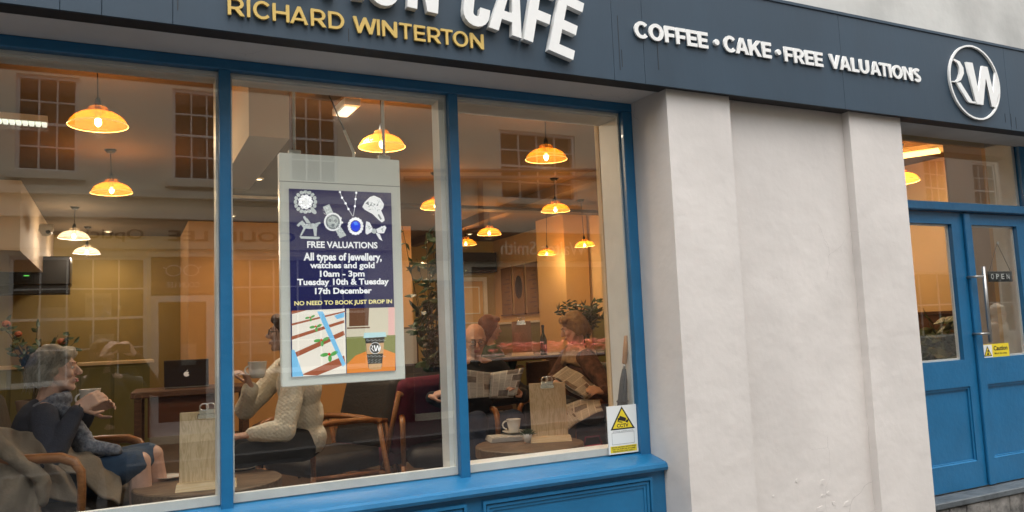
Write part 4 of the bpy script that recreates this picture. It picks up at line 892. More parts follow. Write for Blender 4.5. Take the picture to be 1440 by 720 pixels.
def stool(label, loc, rz=0):
    t = thing('bar_chair', label, 'chair', loc, rz, 'dark cafe chairs farther back')
    obj('seat', MB().box(-.2, .2, -.2, .2, .44, .48, bev=.01), DARKW, t); obj('backrest', MB().box(-.2, -.17, -.18, .18, .62, .88, bev=.01), DARKW, t)
    for sx in (-1, 1):
        for sy in (-1, 1): obj('leg', MB().tube([(.17*sx, .17*sy, .44), (.2*sx, .2*sy, 0)], .015, 6), DARKMETAL, t, True)
    for sy in (-1, 1): obj('back_post', MB().tube([(-.18, .16*sy, .48), (-.185, .16*sy, .64)], .012, 6), DARKMETAL, t, True)
    return t
stool('dark chair left of the laptop table', (c.x-.75, 3.5, FL), .4); stool('dark chair right of the laptop table', (c.x+.8, 3.9, FL), 2.8); stool('dark chair behind the newspaper of the man', (3.9, 4.1, FL), 1.9); stool('dark chair beside the red haired woman', (4.4, 4.6, FL), 3.3)
c3 = at(735, 500, 3.4)
t = thing('dining_table', 'dark table behind the man with a menu clipboard on it', 'table', (c3.x+.1, c3.y+.1, FL)); hh = c3.z-FL
obj('tabletop', MB().box(-.7, .7, -.35, .35, hh-.04, hh-.001, bev=.005), DARKW, t)
for sx in (-.6, .6):
    for sy in (-.3, .3): obj('leg', MB().box(sx-.03, sx+.03, sy-.03, sy+.03, 0, hh-.041), DARKW, t)
menu_board('dim menu clipboard on the dark table behind the man', (c3.x, c3.y, c3.z), R(-25), .19, .34, wood_mat('brown_board', (.20, .10, .04), (.26, .13, .06)))
cb = at(765, 500, 3.3)
t = thing('bottle', 'dark green bottle on the table behind', 'bottle', (cb.x, cb.y, c3.z)); obj('glass_body', MB().lathe([(.001, 0), (.032, 0), (.035, .01), (.035, .15), (.014, .21), (.013, .28), (.001, .281)], 20), mat('bottle_green', (.01, .03, .012), .1), t, True); obj('cap', MB().lathe([(.015, .262), (.015, .29), (.001, .291)], 16), DARKMETAL, t)
# service counter with white table at left back
cc = at(120, 600, 4.2)
t = thing('service_counter', 'long pale counter along the back left of the cafe', 'counter', (-1.2, 7.4, FL))
obj('front', MB().box(-1.8, 1.5, 0, .6, 0, 1.0), OLIVE, t); obj('worktop', MB().box(-1.85, 1.55, -.04, .64, 1.001, 1.04, bev=.005), PINE, t)
for i in range(9): obj('slat', MB().box(-1.78+i*.36, -1.46+i*.36, -.02, -.001, .03, .97, bev=.004), OLIVE, t)

# plants
LEAF = mat('dark_leaf', (.03, .065, .022), .35, noise_amt=.4, nscale=9); LEAF2 = mat('olive_leaf', (.05, .08, .03), .5)
def plant(label, base, pot_h, H, spread, nst, nl, ls, seed, m=LEAF, flowers=0):
    rs = random.Random(seed); t = thing('potted_plant', label, 'plant', base)
    obj('pot', MB().lathe([(.001, 0), (.11, 0), (.15, pot_h), (.13, pot_h), (.12, pot_h-.03), (.001, pot_h-.03)], 24), mat('clay_pot', (.10, .07, .055), .7), t, True)
    st = MB(); lf = MB(); fl = MB()
    for i in range(nst):
        a = rs.random()*6.28; r_ = spread*(rs.random()**.6); h = H*(.55+.45*rs.random()); pts = [Vector((.03*math.cos(a), .03*math.sin(a), pot_h-.04))]
        for k in range(1, 7): u = k/6; pts.append(Vector((r_*u**1.6*math.cos(a+.3*u)+rs.gauss(0, .008), r_*u**1.6*math.sin(a+.3*u)+rs.gauss(0, .008), pot_h+h*u)))
        st.tube(pts, [.007-.0008*k for k in range(7)], 5)
        for j in range(nl):
            u = .25+.75*rs.random(); k = min(5, int(u*6)); p = pts[k].lerp(pts[k+1], u*6-k if k < 6 else 1)
            d = Vector((rs.gauss(0, 1), rs.gauss(0, 1), rs.gauss(.3, .6))).normalized(); s_ = d.orthogonal().normalized(); n_ = d.cross(s_); L_ = ls*(.6+.7*rs.random()); w_ = L_*.22
            q = [p, p+d*L_*.35+s_*w_-n_*.01, p+d*L_*.75+s_*w_*.7-n_*.012, p+d*L_-n_*L_*.15, p+d*L_*.75-s_*w_*.7-n_*.012, p+d*L_*.35-s_*w_-n_*.01]
            mid = [p+d*L_*.5-n_*-.006]
            lf.add(q+mid, [(0, 1, 6), (1, 2, 6), (2, 3, 6), (3, 4, 6), (4, 5, 6), (5, 0, 6)])
        if i < flowers: fl.ell(pts[-1], (.035, .035, .03), n=7, m=5); fl.ell(pts[-2]+Vector((.03, 0, .02)), (.03, .03, .025), n=7, m=5)
    obj('stems', st, mat('stem', (.06, .05, .02), .7), t); tag(obj('foliage', lf, m, t), kind='stuff')
    if flowers: obj('flowers', fl, mat('orange_flower', (.32, .08, .03), .6), t)
    return t
c = at(603, 480, 2.6); plant('tall leafy potted plant standing right of the digital poster', (c.x+.05, c.y, FL), .4, 1.75, .34, 15, 17, .12, 5)
c = at(820, 480, 5.5); plant('dark bushy plant in front of the orange pier', (c.x, c.y, FL+.75), .25, .62, .34, 26, 26, .10, 8)
obj_ = thing('plant_stand', 'dark cube stand under the bushy plant by the pier', 'stand', (c.x, c.y, FL)); obj('top', MB().box(-.25, .25, -.2, .2, .70, .749), DARKW, obj_); obj('body', MB().box(-.22, .22, -.18, .18, 0, .699), DARKW, obj_)
c = at(52, 495, 4.2); plant('wild leafy plant with a few orange flowers behind the grey haired woman', (c.x, c.y, FL+.55), .25, .75, .28, 16, 14, .085, 12, LEAF2, 2)
obj_ = thing('plant_stand', 'dark stand under the flowering plant at far left', 'stand', (c.x, c.y, FL)); obj('top', MB().box(-.25, .25, -.2, .2, .50, .549), DARKW, obj_); obj('body', MB().box(-.22, .22, -.18, .18, 0, .499), DARKW, obj_)
c = at(1350, 500, 1.6); plant('dark spiky plant on the floor seen low through the left door glass', (c.x-.1, c.y, FL), .3, .85, .45, 26, 16, .2, 21)

# ---------------------------------------------------------------- digital poster hanging behind the glass
YP = .27
p00 = at(397, 546, .30); p11 = at(562, 226, .30); pa = at(392, 213, .30)
x0, x1 = (pa.x+p00.x)/2, (p11.x+at(570, 532, .30).x)/2; z0, z1 = (p00.z+at(570, 532, .30).z)/2, (pa.z+p11.z)/2
ACR = mat('white_acrylic_glow', (.84, .86, .80), .25, emit=.10)  # housing is no lamp; a faint glow is added to whiten it
po = thing('digital_poster', 'white framed digital poster advertising free valuations, hanging on two rods', 'digital sign', ((x0+x1)/2, .30, z0))
W('housing', MB().box(x0, x1, .30, .345, z0, z1, bev=.004), ACR, po)
sx0, sx1 = at(408, 400, .295).x, at(553, 400, .295).x; sz1 = (at(407, 264, .295).z+at(551, 273, .295).z)/2; sz0 = (at(411, 530, .295).z+at(556, 521, .295).z)/2
W('header_seam', MB().box(x0, x1, .2985, .2999, sz1+.035, sz1+.038), mat('seam_grey', (.3, .3, .3), .6), po)
def scr(name, col, e=.75): return mat(name, col, .25, emit=e*.42)
NAVYS = scr('screen_navy', (.013, .014, .075), .9); WS = scr('screen_white', (.86, .86, .88), .85); SIL = scr('screen_silver', (.52, .56, .56), .8); GRY = scr('screen_grey', (.22, .25, .27), .7); YL = scr('screen_yellow', (.90, .80, .35), .8)
SC = W('screen', MB().box(sx0, sx1, .290, .2985, sz0, sz1), NAVYS, po)
S = lambda px, py: (lambda p: (p.x, p.z))(at(px, py, .289))
def pr(name, polys, m, dy): W(name, poly_mesh([(p, .2895-dy) for p in polys]), m, SC)
def line(a, b, w): a = Vector(a); b = Vector(b); d = (b-a).normalized(); n_ = Vector((-d.y, d.x))*w/2; return [tuple(a-n_), tuple(b-n_), tuple(b+n_), tuple(a+n_)]
def disc(px, py, rx, ry=None, n=20, rot=0): return [S(px+rx*math.cos(a)*math.cos(rot)-(ry or rx)*math.sin(a)*math.sin(rot), py-rx*math.cos(a)*math.sin(rot)-(ry or rx)*math.sin(a)*math.cos(rot)) for a in np.linspace(0, 2*math.pi, n, endpoint=False)]
P_ = lambda *pts: [S(*p) for p in pts]
# round cluster ring
pr('ring_print', [disc(429.5+14*math.cos(a), 284+14*math.sin(a), 2.6, 3.2, 7, a) for a in np.linspace(0, 6.28, 16, endpoint=False)], SIL, .0004)
pr('ring_print', [disc(429.5+7.5*math.cos(a), 284+7.5*math.sin(a), 3.4, n=7) for a in np.linspace(0, 6.28, 9, endpoint=False)]+[disc(429.5, 284, 5, n=6)], WS, .0008)
pr('ring_print', [disc(441, 297, 5, 3, rot=-.8)], SIL, .0010)
# watch
pr('watch_print', [P_((454, 291), (463, 287), (470, 302), (461, 306)), P_((470, 321), (478, 317), (487, 331), (478, 335))], SIL, .0004)
pr('watch_print', [disc(468, 312, 12.5, 13)], WS, .0007); pr('watch_print', [disc(468, 312, 10, 10.5)], GRY, .0010); pr('watch_print', [disc(468, 312, 7.6, 8)], SIL, .0012)
pr('watch_print', [disc(464, 310, 2.3), disc(472, 311, 2.3), disc(468, 317, 2.3), line(S(468, 312), S(474, 306), .002), line(S(468, 312), S(466, 304), .002)], GRY, .0015)
pr('watch_print', [disc(479, 307, 1.6), disc(481, 313, 1.6)]+[line(S(455+i*3.2, 294+i*5.5), S(463+i*2.6, 290+i*5), .0015) for i in range(3)], WS, .0014)
# necklace
pts = [(478, 270), (481, 278), (486, 286), (490, 294), (496, 304)]; pts2 = [(501, 271), (500, 280), (499, 290), (497, 304)]
pr('necklace_print', [line(S(*a), S(*b), .0022) for q in (pts, pts2) for a, b in zip(q[:-1], q[1:])]+[disc(*p, 1.7, n=8) for p in pts[:-1]+pts2[:-1]], WS, .0004)
pr('necklace_print', [disc(500+9.2*math.cos(a), 318+10.5*math.sin(a), 2.4, n=8) for a in np.linspace(0, 6.28, 16, endpoint=False)], WS, .0006)
pr('necklace_print', [disc(500, 318, 6.6, 7.6)], scr('screen_sapphire', (.01, .05, .75), 1.0), .0009)
pr('necklace_print', [P_((497, 313), (501, 311.5), (504, 316), (499, 317))], scr('screen_sapphire_light', (.06, .25, .95), 1.0), .0012)
# pear shaped ring
pr('pear_ring_print', [P_((509.5, 291), (513, 284), (520, 277), (526, 275), (535, 279), (540, 287), (539, 292), (536, 296), (540, 305), (541, 310), (537, 313), (532, 309), (524, 301), (513, 295))], WS, .0004)
pr('pear_ring_print', [P_((531, 302), (533, 301), (537, 308), (535, 309))]+[P_((514+i*5, 286+(i % 2)*4), (518+i*5, 283+(i % 3)*2), (519+i*4, 289)) for i in range(4)], GRY, .0008)
# horse and rider figurine
pr('horse_print', [P_((421, 332), (449, 333), (450, 335), (447, 336.5), (423, 335.5)), P_((421, 313), (425, 310), (430, 315), (441, 314), (448, 317), (444, 321), (436, 322), (427, 321), (424, 317)), P_((427, 320), (430, 321), (425, 330), (423, 332), (422, 331)),
                  P_((440, 320), (446, 320), (445, 332), (442, 332)), P_((427, 307), (429, 305), (433, 308), (437, 314), (431, 314)), disc(428, 305.5, 1.8, n=8), P_((417, 317), (421, 312.5), (424, 315), (420, 319)), P_((443, 314), (450, 312), (451, 314), (446, 317))], SIL, .0004)
# bow brooch
pr('bow_print', [P_((514, 319), (515, 311), (520, 313), (524, 321), (523, 326), (516, 330), (514, 328)), P_((529, 322), (541, 317), (543.5, 320), (540, 328), (531, 328)), P_((528, 327), (534, 329), (538, 339), (533, 336))], WS, .0004)
pr('bow_print', [disc(526, 325, 3.6, n=10), P_((517, 318), (519, 317), (521, 322), (519, 323)), P_((535, 322), (539, 320), (538, 325))], SIL, .0008)
rsp = random.Random(9)
def sparkle(px, py, rx, ry, k, dy=.0016):
    for m_ in (SIL, WS, GRY):
        ps = []
        for _ in range(k):
            a = rsp.random()*6.28; r_ = rsp.random()**.5; x_ = px+rx*r_*math.cos(a); y_ = py+ry*r_*math.sin(a); q = rsp.uniform(.5, 1.1)
            ps.append(P_(*[(x_+q*math.cos(b+a), y_+q*math.sin(b+a)) for b in (0, 2.1+rsp.random(), 4.2)]))
        pr('sparkle_print', ps, m_, dy+(.0002 if m_ is WS else .0004 if m_ is GRY else 0))
for q_ in ((429.5, 284, 15, 15, 26), (527, 289, 11, 9, 18), (458, 296, 5, 6, 8), (478, 326, 5, 7, 8), (468, 312, 10, 10, 8), (435, 317, 9, 3, 8), (519, 320, 4, 6, 4), (536, 322, 4, 4, 4)): sparkle(*q_)
def stext(s, pxl, pxr, pyb, cap, m, off=.02, d=.0004):
    a = Vector(S(pxl, pyb)); b = Vector(S(pxr, pyb)); h = abs(S(pxl, pyb-cap)[1]-S(pxl, pyb)[1])
    me = fit_text(s, b.x-a.x, h, 0, off); me.transform(Matrix.Translation((a.x, .2893, a.y)) @ UPRIGHT); W('printed_text', me, m, SC)
stext('FREE VALUATIONS', 432, 531, 348.5, 9.5, WS, .03)
stext('All types of jewellery,', 427, 537, 370, 15, WS, .035); stext('watches and gold', 436, 527, 380, 11.5, WS, .035)
stext('10am - 3pm', 450, 513, 392, 11.5, WS, .035); stext('Tuesday 10th & Tuesday', 418, 547, 404, 12, WS, .035); stext('17th December', 443, 523, 414, 9, WS, .035)
stext('NO NEED TO BOOK JUST DROP IN', 414, 551.5, 431.5, 8, YL, .025)
# cake photograph
CK = scr('cake_icing', (.80, .74, .66), .8); CB = scr('cake_sponge', (.34, .10, .05), .8); RB = scr('blue_ribbon', (.20, .50, .78), .8); HG = scr('holly_green', (.10, .35, .08), .8); RD = scr('berry_red', (.60, .02, .02), .8)
pr('photo_print', [P_((410.5, 437), (485, 434), (487, 525), (411, 530.5))], CK, .0004)
pr('photo_print', [P_((410, 455), (485, 437), (485, 439), (410, 458)), P_((410, 473), (484, 450), (484, 454), (410, 478)), P_((412, 497), (483, 465), (485, 471), (415, 503)), P_((424, 527), (484, 500), (486, 512), (446, 528)), P_((410, 437), (432, 436), (410, 442))], CB, .0007)
pr('photo_print', [P_((446, 438), (454, 438), (486, 512), (482, 516)), P_((410, 492), (414, 492), (427, 529), (411, 530)), P_((470, 444), (484, 439), (484, 446), (474, 449))], RB, .0010)
hol = [(436, 446), (444, 459), (452, 478), (463, 498)]
for i, (hx_, hy_) in enumerate(hol):
    k = .75+.2*i
    pr('photo_print', [disc(hx_-5*k, hy_+1, 4.5*k, 2*k, 10, .2), disc(hx_+5*k, hy_-1, 4.5*k, 2*k, 10, .5), disc(hx_+1, hy_+4.5*k, 2*k, 3.6*k, 10)], HG, .0010); pr('photo_print', [disc(hx_, hy_, 1.5*k, n=8)], RD, .0013)
# takeaway cup photograph
pr('photo_print', [P_((487, 434), (555.5, 432), (556, 471), (487, 474))], scr('photo_wall', (.62, .56, .44), .8), .0004)
pr('photo_print', [P_((487, 474), (556, 471), (556, 521), (488, 525))], scr('photo_green', (.22, .23, .08), .8), .0004)
pr('photo_print', [P_((488, 525), (488, 512), (500, 500), (520, 492), (540, 491), (556, 497), (556, 521))], scr('photo_table', (.72, .24, .05), .8), .0006)
pr('photo_print', [P_((491, 434), (519, 433), (518, 458), (491, 459)), P_((488, 460.5), (520, 459.5), (520, 461.5), (488, 462.5))], scr('photo_poster', (.14, .06, .03), .8), .0006)
pr('photo_print', [P_((546, 432.5), (555, 432), (555, 471), (546, 471.5))], scr('photo_pink', (.75, .45, .42), .8), .0006)
pr('cup_print', [P_((513, 474), (541, 473), (537, 516), (518, 517))], BLACK, .0009)
pr('cup_print', [P_((512, 468), (542, 467), (543.5, 473.5), (511, 475.5))], scr('cup_lid', (.45, .66, .70), .8), .0012)
pr('cup_print', [P_((514.6, 483), (540, 482), (539, 497), (516, 498)), P_((518, 512), (537, 511), (536, 519), (527, 520.5), (519, 519))], scr('kraft_sleeve', (.55, .33, .17), .8), .0012)
pr('cup_print', [line(S(515+i*5.5+(j % 2)*2, 478.5+j*1.2+(20 if j > 1 else 0)), S(518+i*5.5+(j % 2)*2, 477.5+j*1.2+(20 if j > 1 else 0)), .0016) for i in range(5) for j in range(4)]+[line(S(517+i*5, 507+j*3), S(520+i*5, 505.5+j*3), .0014) for i in range(4) for j in range(2)], SIL, .0012)
c = S(527.5, 489.5); e_ = .029
W('cup_emblem', poly_mesh([([(c[0]+e_*math.cos(a), c[1]+e_*math.sin(a)) for a in np.linspace(0, 6.283, 28, endpoint=False)], .2879)]), BLACK, SC)
W('cup_emblem', poly_mesh([([(c[0]+e_*.92*x, c[1]+e_*.92*z) for x, z in p], .2876) for p in EMB]+[([(c[0]+e_*r_*math.cos(a+b_), c[1]+e_*r_*math.sin(a+b_)) for r_, b_ in ((.98, 0), (.98, .262), (.90, .262), (.90, 0))], .2876) for a in np.linspace(0, 6.283, 24, endpoint=False)]), WS, SC)
# rods and fixings
for px, py in ((414, 212), (540, 222)):
    c = at(px, py, .32); W('bracket', MB().box(c.x-.03, c.x+.03, .305, .335, z1+.0005, z1+.02, bev=.004), BEAD, po); W('hanging_rod', MB().tube([(c.x, .32, z1+.018), (c.x, .32, CEIL)], .0075, 10), BEAD, po, True)
c = at(497, 219, .33); d = at(484, 183, .33); W('cable_clip', MB().tube([(c.x, .33, z1), (c.x+.002, .33, z1+.03), (d.x, .33, d.z)], .0075, 8), BEAD, po, True)
W('power_cable', MB().tube([(d.x, .33, d.z), (d.x-.02, .5, d.z+.2), (d.x-.1, .8, CEIL-.02)], .004, 6), CORD, po, True)

# ---------------------------------------------------------------- cctv sign
A = at(856, 640, .022); B = at(899, 636, .022); Cc = at(895, 568, .022)
cx0, cx1 = at(857, 640, .022).x, at(898, 636, .022).x; cz0, cz1 = .838, at(876, 570, .022).z
cs = thing('cctv_sign', 'white and yellow CCTV warning sign in the lower right corner of the window', 'warning sign', ((cx0+cx1)/2, .022, cz0))
W('sign_plate', MB().box(cx0, cx1, .0225, .0295, cz0, cz1), mat('white_plastic', (.78, .80, .78), .35), cs)
w = cx1-cx0; h = cz1-cz0; YEL = mat('sign_yellow', (.80, .62, .03), .45)
U = lambda u, v: (cx0+u*w, cz0+v*h)
def flat(name, polys, m, y, parent): W(name, poly_mesh([(p, y) for p in polys]), m, parent)
flat('triangle', [[U(.08, .50), U(.92, .50), U(.50, .985)]], BLACK, .0222, cs); flat('triangle', [[U(.16, .53), U(.84, .53), U(.50, .93)]], YEL, .0219, cs)
flat('camera_pictogram', [[U(.36, .70), U(.60, .66), U(.64, .73), U(.42, .79)], [U(.60, .645), U(.68, .63), U(.72, .69), U(.65, .70)], [U(.33, .66), U(.38, .67), U(.39, .74), U(.35, .75)], [U(.38, .655), U(.50, .64), U(.50, .66), U(.38, .675)]], BLACK, .0216, cs)
me = fit_text('CCTV', w*.40, h*.075, 0, .03); me.transform(Matrix.Translation((cx0+w*.30, .0216, cz0+h*.545)) @ UPRIGHT); W('sign_text', me, BLACK, cs)
o = [U(.12, .20), U(.88, .20), U(.88, .44), U(.12, .44)]
flat('blank_box', [line(o[i], o[(i+1) % 4], .0012) for i in range(4)], BLACK, .0219, cs)
flat('yellow_band', [[U(.05, .03), U(.95, .03), U(.95, .165), U(.05, .165)]], YEL, .0219, cs)
for k, s_ in enumerate(('IMAGES ARE BEING MONITORED', 'FOR THE PURPOSE OF CRIME', 'PREVENTION AND SAFETY')):
    me = fit_text(s_, w*(.82-.04*k), h*.028, 0, .02); me.transform(Matrix.Translation((cx0+w*(.09+.02*k), .0216, cz0+h*(.125-.042*k))) @ UPRIGHT); W('sign_text', me, BLACK, cs)
me = fit_text('24 HOUR SURVEILLANCE', w*.7, h*.018, 0, .0); me.transform(Matrix.Translation((cx0+w*.15, .0216, cz0+h*.456)) @ UPRIGHT); W('sign_text', me, BLACK, cs)

# umbrella standing in the window corner
u = at(881, 472, .075); v = at(872, 575, .11)
um = thing('umbrella', 'furled black umbrella with a wooden handle leaning at the right window jamb', 'umbrella', (v.x, .11, .86))
hd = Vector((u.x, .075, u.z)); ht = at(878, 512, .08); tip = Vector((v.x-.012, .11, .862))
W('handle', MB().tube([hd, hd.lerp(ht, .03), hd.lerp(ht, .5), hd.lerp(ht, .97), ht], [.008, .013, .014, .0125, .009], 12), OAK if False else mat('handle_wood', (.45, .22, .09), .4), um, True)
W('ferrule', MB().tube([ht, ht.lerp(tip, .06)], .008, 10), STEEL, um, True)
cn = MB(); q0 = ht.lerp(tip, .06); 
for k in range(8):
    a = k*math.pi/4; off = Vector((math.cos(a), math.sin(a), 0))
    cn.tube([q0+off*.006, q0.lerp(tip, .15)+off*.011, q0.lerp(tip, .5)+off*.017, q0.lerp(tip, .85)+off*.012, tip+off*.004], [.005, .010, .013, .010, .004], 7)
W('canopy', cn, mat('umbrella_nylon', (.025, .025, .03), .6), um, True)
W('tie_strap', MB().tube([q0.lerp(tip, .42)+Vector((.029*math.cos(a), .029*math.sin(a), 0)) for a in np.linspace(0, 6.28, 17)], .005, 5, False), BLACK, um)

# pull-down: open sign on the door
ap_ = at(1402, 342, .045); l0 = at(1389, 382, .045); r0 = at(1422, 381, .045); lb = at(1392, 396, .045)
os_ = thing('open_sign', 'small black OPEN sign hung on a cord inside the right door glass', 'sign', (ap_.x, .045, lb.z))
ox0, ox1, oz0, oz1 = l0.x, r0.x, lb.z-.002, (l0.z+r0.z)/2
W('sign_board', MB().box(ox0, ox1, .040, .050, oz0, oz1, bev=.002), mat('letter_board_black', (.02, .022, .022), .6), os_)
W('cord', MB().tube([(ox0+.02, .045, oz1), (ap_.x, .045, ap_.z), (ox1-.01, .045, oz1)], .0022, 6), CORD, os_); W('suction_cup', MB().ell((ap_.x, .040, ap_.z), (.012, .006, .012)), mat('clear_rubber', (.35, .33, .3), .2), os_, True)
for k, ch in enumerate('OPEN'):
    lx = at(1393.5+7.3*k, 388, .04).x; me = fit_text(ch, .034, .038, 0, .015); me.transform(Matrix.Translation((lx, .0398, (oz0+oz1)/2-.019)) @ UPRIGHT); W('letter', me, WHITE, os_)
c0 = at(1383, 504, .02); c1 = at(1418.5, 482, .02)
ca = thing('caution_sticker', 'yellow and white caution mind the step sticker on the right door', 'sticker', (c0.x, .02, c0.z))
W('sticker', MB().box(c0.x, c1.x, .0225, .0245, c0.z, c1.z), YEL, ca); w = c1.x-c0.x; h = c1.z-c0.z; cx0, cz0 = c0.x, c0.z
flat('white_field', [[U(.02, .04), U(.36, .04), U(.36, .96), U(.02, .96)]], WHITE, .0222, ca)
flat('triangle', [[U(.04, .12), U(.34, .12), U(.19, .88)]], BLACK, .0219, ca); flat('triangle', [[U(.08, .18), U(.30, .18), U(.19, .75)]], YEL, .0216, ca)
flat('falling_figure', [[U(.14, .22), U(.24, .22), U(.20, .45)], [U(.17, .45), U(.22, .42), U(.24, .58), U(.19, .58)]], BLACK, .0213, ca)
me = fit_text('Caution', w*.52, h*.34, 0, .03); me.transform(Matrix.Translation((cx0+w*.42, .0219, cz0+h*.50)) @ UPRIGHT); W('sign_text', me, BLACK, ca)
me = fit_text('Mind the step', w*.46, h*.17, 0, .02); me.transform(Matrix.Translation((cx0+w*.44, .0219, cz0+h*.19)) @ UPRIGHT); W('sign_text', me, BLACK, ca)

# ---------------------------------------------------------------- people
SKIN = mat('skin', (.56, .32, .23), .5, noise_amt=.12, nscale=30); SKIN2 = mat('skin_pale', (.66, .42, .33), .5, noise_amt=.12, nscale=30)
for m_ in (SKIN, SKIN2): m_.node_tree.nodes['Principled BSDF'].inputs['Subsurface Weight'].default_value = .0
EYE = mat('eye_white', (.7, .68, .65), .2); IRIS = mat('iris', (.06, .05, .045), .15); LIP = mat('lip', (.42, .14, .12), .45)
def hand_caps(mb, wrist, d, up, side=1, curl=.5, s=1.0, spread=.12):
    """palm and five fingers: d = towards fingertips, up = back of the hand normal, side = +1/-1 thumb side"""
    d = Vector(d).normalized(); up = Vector(up); up = (up-d*up.dot(d)).normalized(); lat = d.cross(up)*side
    w = Vector(wrist)
    for k, o in enumerate((-.027, -.009, .009, .027)):
        mb.cap(w+lat*o*.7*s+d*.012*s, w+lat*o*s+d*.082*s, .0155*s, .0125*s, 8)
        L = (.030, .036, .040, .036)[k]*s; p = w+lat*o*s+d*.086*s; a = 0; dd = d+lat*(o/.027)*spread; dd.normalize(); r = (.0082, .0090, .0095, .0090)[k]*s
        for j in range(3):
            a += curl*(.8 if j == 0 else 1.0); v = dd*math.cos(a)-up*math.sin(a); q = p+v*L*(1, .72, .55)[j]; mb.cap(p, q, r*(1-.1*j), r*(.92-.12*j), 7); p = q
    p = w+lat*.026*s+d*.02*s; v = (d*.55+lat*.75-up*.35).normalized(); q = p+v*.042*s; mb.cap(p, q, .0135*s, .0105*s, 7); v2 = (d*.85+lat*.2-up*.45).normalized(); q2 = q+v2*.032*s; mb.cap(q, q2, .0102*s, .009*s, 7); mb.cap(q2, q2+v2*.022*s, .009*s, .0075*s, 7)
def head_caps(mb, H, Rm, s=1, age=0):
    """head facing local -y"""
    T = lambda x, y, z: H+Rm @ (Vector((x, y, z))*s); rot = Rm.to_3x3()
    E_ = lambda x, y, z, a, b, c: mb.ell(T(x, y, z), (a*s, b*s, c*s), rot=rot)
    E_(0, .012, .028, .074, .092, .088); E_(0, -.028, .010, .062, .060, .078); E_(0, -.034, -.045, .052, .048, .055); E_(0, -.060, -.088, .026, .024, .020); E_(0, -.02, -.07, .046, .045, .035)
    mb.cap(T(-.05, -.005, -.03), T(-.025, -.055, -.082), .022*s, .018*s); mb.cap(T(.05, -.005, -.03), T(.025, -.055, -.082), .022*s, .018*s)
    mb.cap(T(-.03, -.078, .030), T(.03, -.078, .030), .012*s, .012*s)                      # brow
    mb.cap(T(0, -.088, .018), T(0, -.109, -.018), .0075*s, .0125*s, 8); E_(0, -.098, -.024, .016, .012, .009)   # nose
    for sx in (-1, 1):
        E_(sx*.038, -.066, -.018, .022, .020, .020); E_(sx*.030, -.072, .012, .015, .012, .011); E_(sx*.075, .008, .0, .008, .018, .030)
    mb.cap(T(-.018, -.084, -.050), T(.018, -.084, -.050), .0075*s, .0075*s, 7); mb.cap(T(-.015, -.083, -.060), T(.015, -.083, -.060), .008*s, .008*s, 7)
def face_parts(t, H, Rm, s=1, glasses=None):
    T = lambda x, y, z: H+Rm @ (Vector((x, y, z))*s); rot = Rm.to_3x3()
    for sx in (-1, 1):
        e = W('eye', MB().ell(T(sx*.030, -.0765, .011), (.0125*s, .0105*s, .0085*s), rot=rot), EYE, t, True)
        W('iris', MB().ell(T(sx*.030, -.0845, .011), (.0048*s, .004*s, .0052*s), rot=rot, n=10, m=7), IRIS, e, True)
        W('eyebrow', MB().cap(T(sx*.016, -.0915, .031), T(sx*.045, -.083, .034), .0035*s, .0022*s, 6), mat('brow_hair', (.12, .08, .05), .8), t, True)
    W('lips', MB().cap(T(-.019, -.0905, -.052), T(.019, -.0905, -.052), .0042*s, .0042*s, 7).cap(T(-.015, -.091, -.0605), T(.015, -.091, -.0605), .005*s, .005*s, 7), LIP, t, True)
    if glasses:
        g = MB()
        for sx in (-1, 1): g.tube([T(sx*.032+.023*math.cos(a), -.098, .008+.018*math.sin(a)) for a in np.linspace(0, 6.283, 19)], .0018*s, 5, False).tube([T(sx*.055, -.097, .012), T(sx*.077, -.05, .012), T(sx*.079, .01, .008)], .0016*s, 5)
        g.tube([T(-.009, -.099, .012), T(.009, -.099, .012)], .0016*s, 5); W('glasses', g, DARKMETAL, t, True)
def strands(name, t, m, H, Rm, n, length, seed, s=1, fr=.35, wave=.012, sweep=(0, 0, -1), back=None, thick=.0026, rad=(.083, .103, .098), skip_face=True):
    rs = random.Random(seed); mb = MB()
    for _ in range(n):
        th = rs.uniform(0, 6.283); ph = rs.uniform(-.15, 1.45)
        d = Vector((math.cos(ph)*math.cos(th), math.cos(ph)*math.sin(th), math.sin(ph)))
        if skip_face and d.y < -.12 and not (d.z > .72 and abs(d.x) > .22 and d.y > -.45): continue
        p = Vector((d.x*rad[0], d.y*rad[1]+.012, d.z*rad[2]+.028)); pts = [p]; L = length*(.6+.6*rs.random()); v = Vector((d.x*.25, d.y*.2+.12, -.8)).normalized(); k = 7; ph0 = rs.random()*6
        for j in range(k):
            v = (v+Vector(sweep)*fr+Vector((rs.gauss(0, .08), rs.gauss(0, .08), 0))).normalized()
            q = pts[-1]+v*L/k; c = Vector((q.x, q.y-.012, q.z-.028)); u_ = Vector((c.x/rad[0], c.y/rad[1], c.z/rad[2]))
            if u_.length < 1.02 and q.z > -.08: u_.normalize(); q = Vector((u_.x*rad[0]*1.03, u_.y*rad[1]*1.03+.012, u_.z*rad[2]*1.03+.028))
            q += Vector((math.sin(ph0+j*1.3), math.cos(ph0+j*1.1), 0))*wave*.3; pts.append(q)
        mb.tube([H+Rm @ (p*s) for p in pts], [thick*s*(1-.11*j) for j in range(len(pts))], 4, False)
    return tag(W(name, mb, m, t, True), kind='stuff')
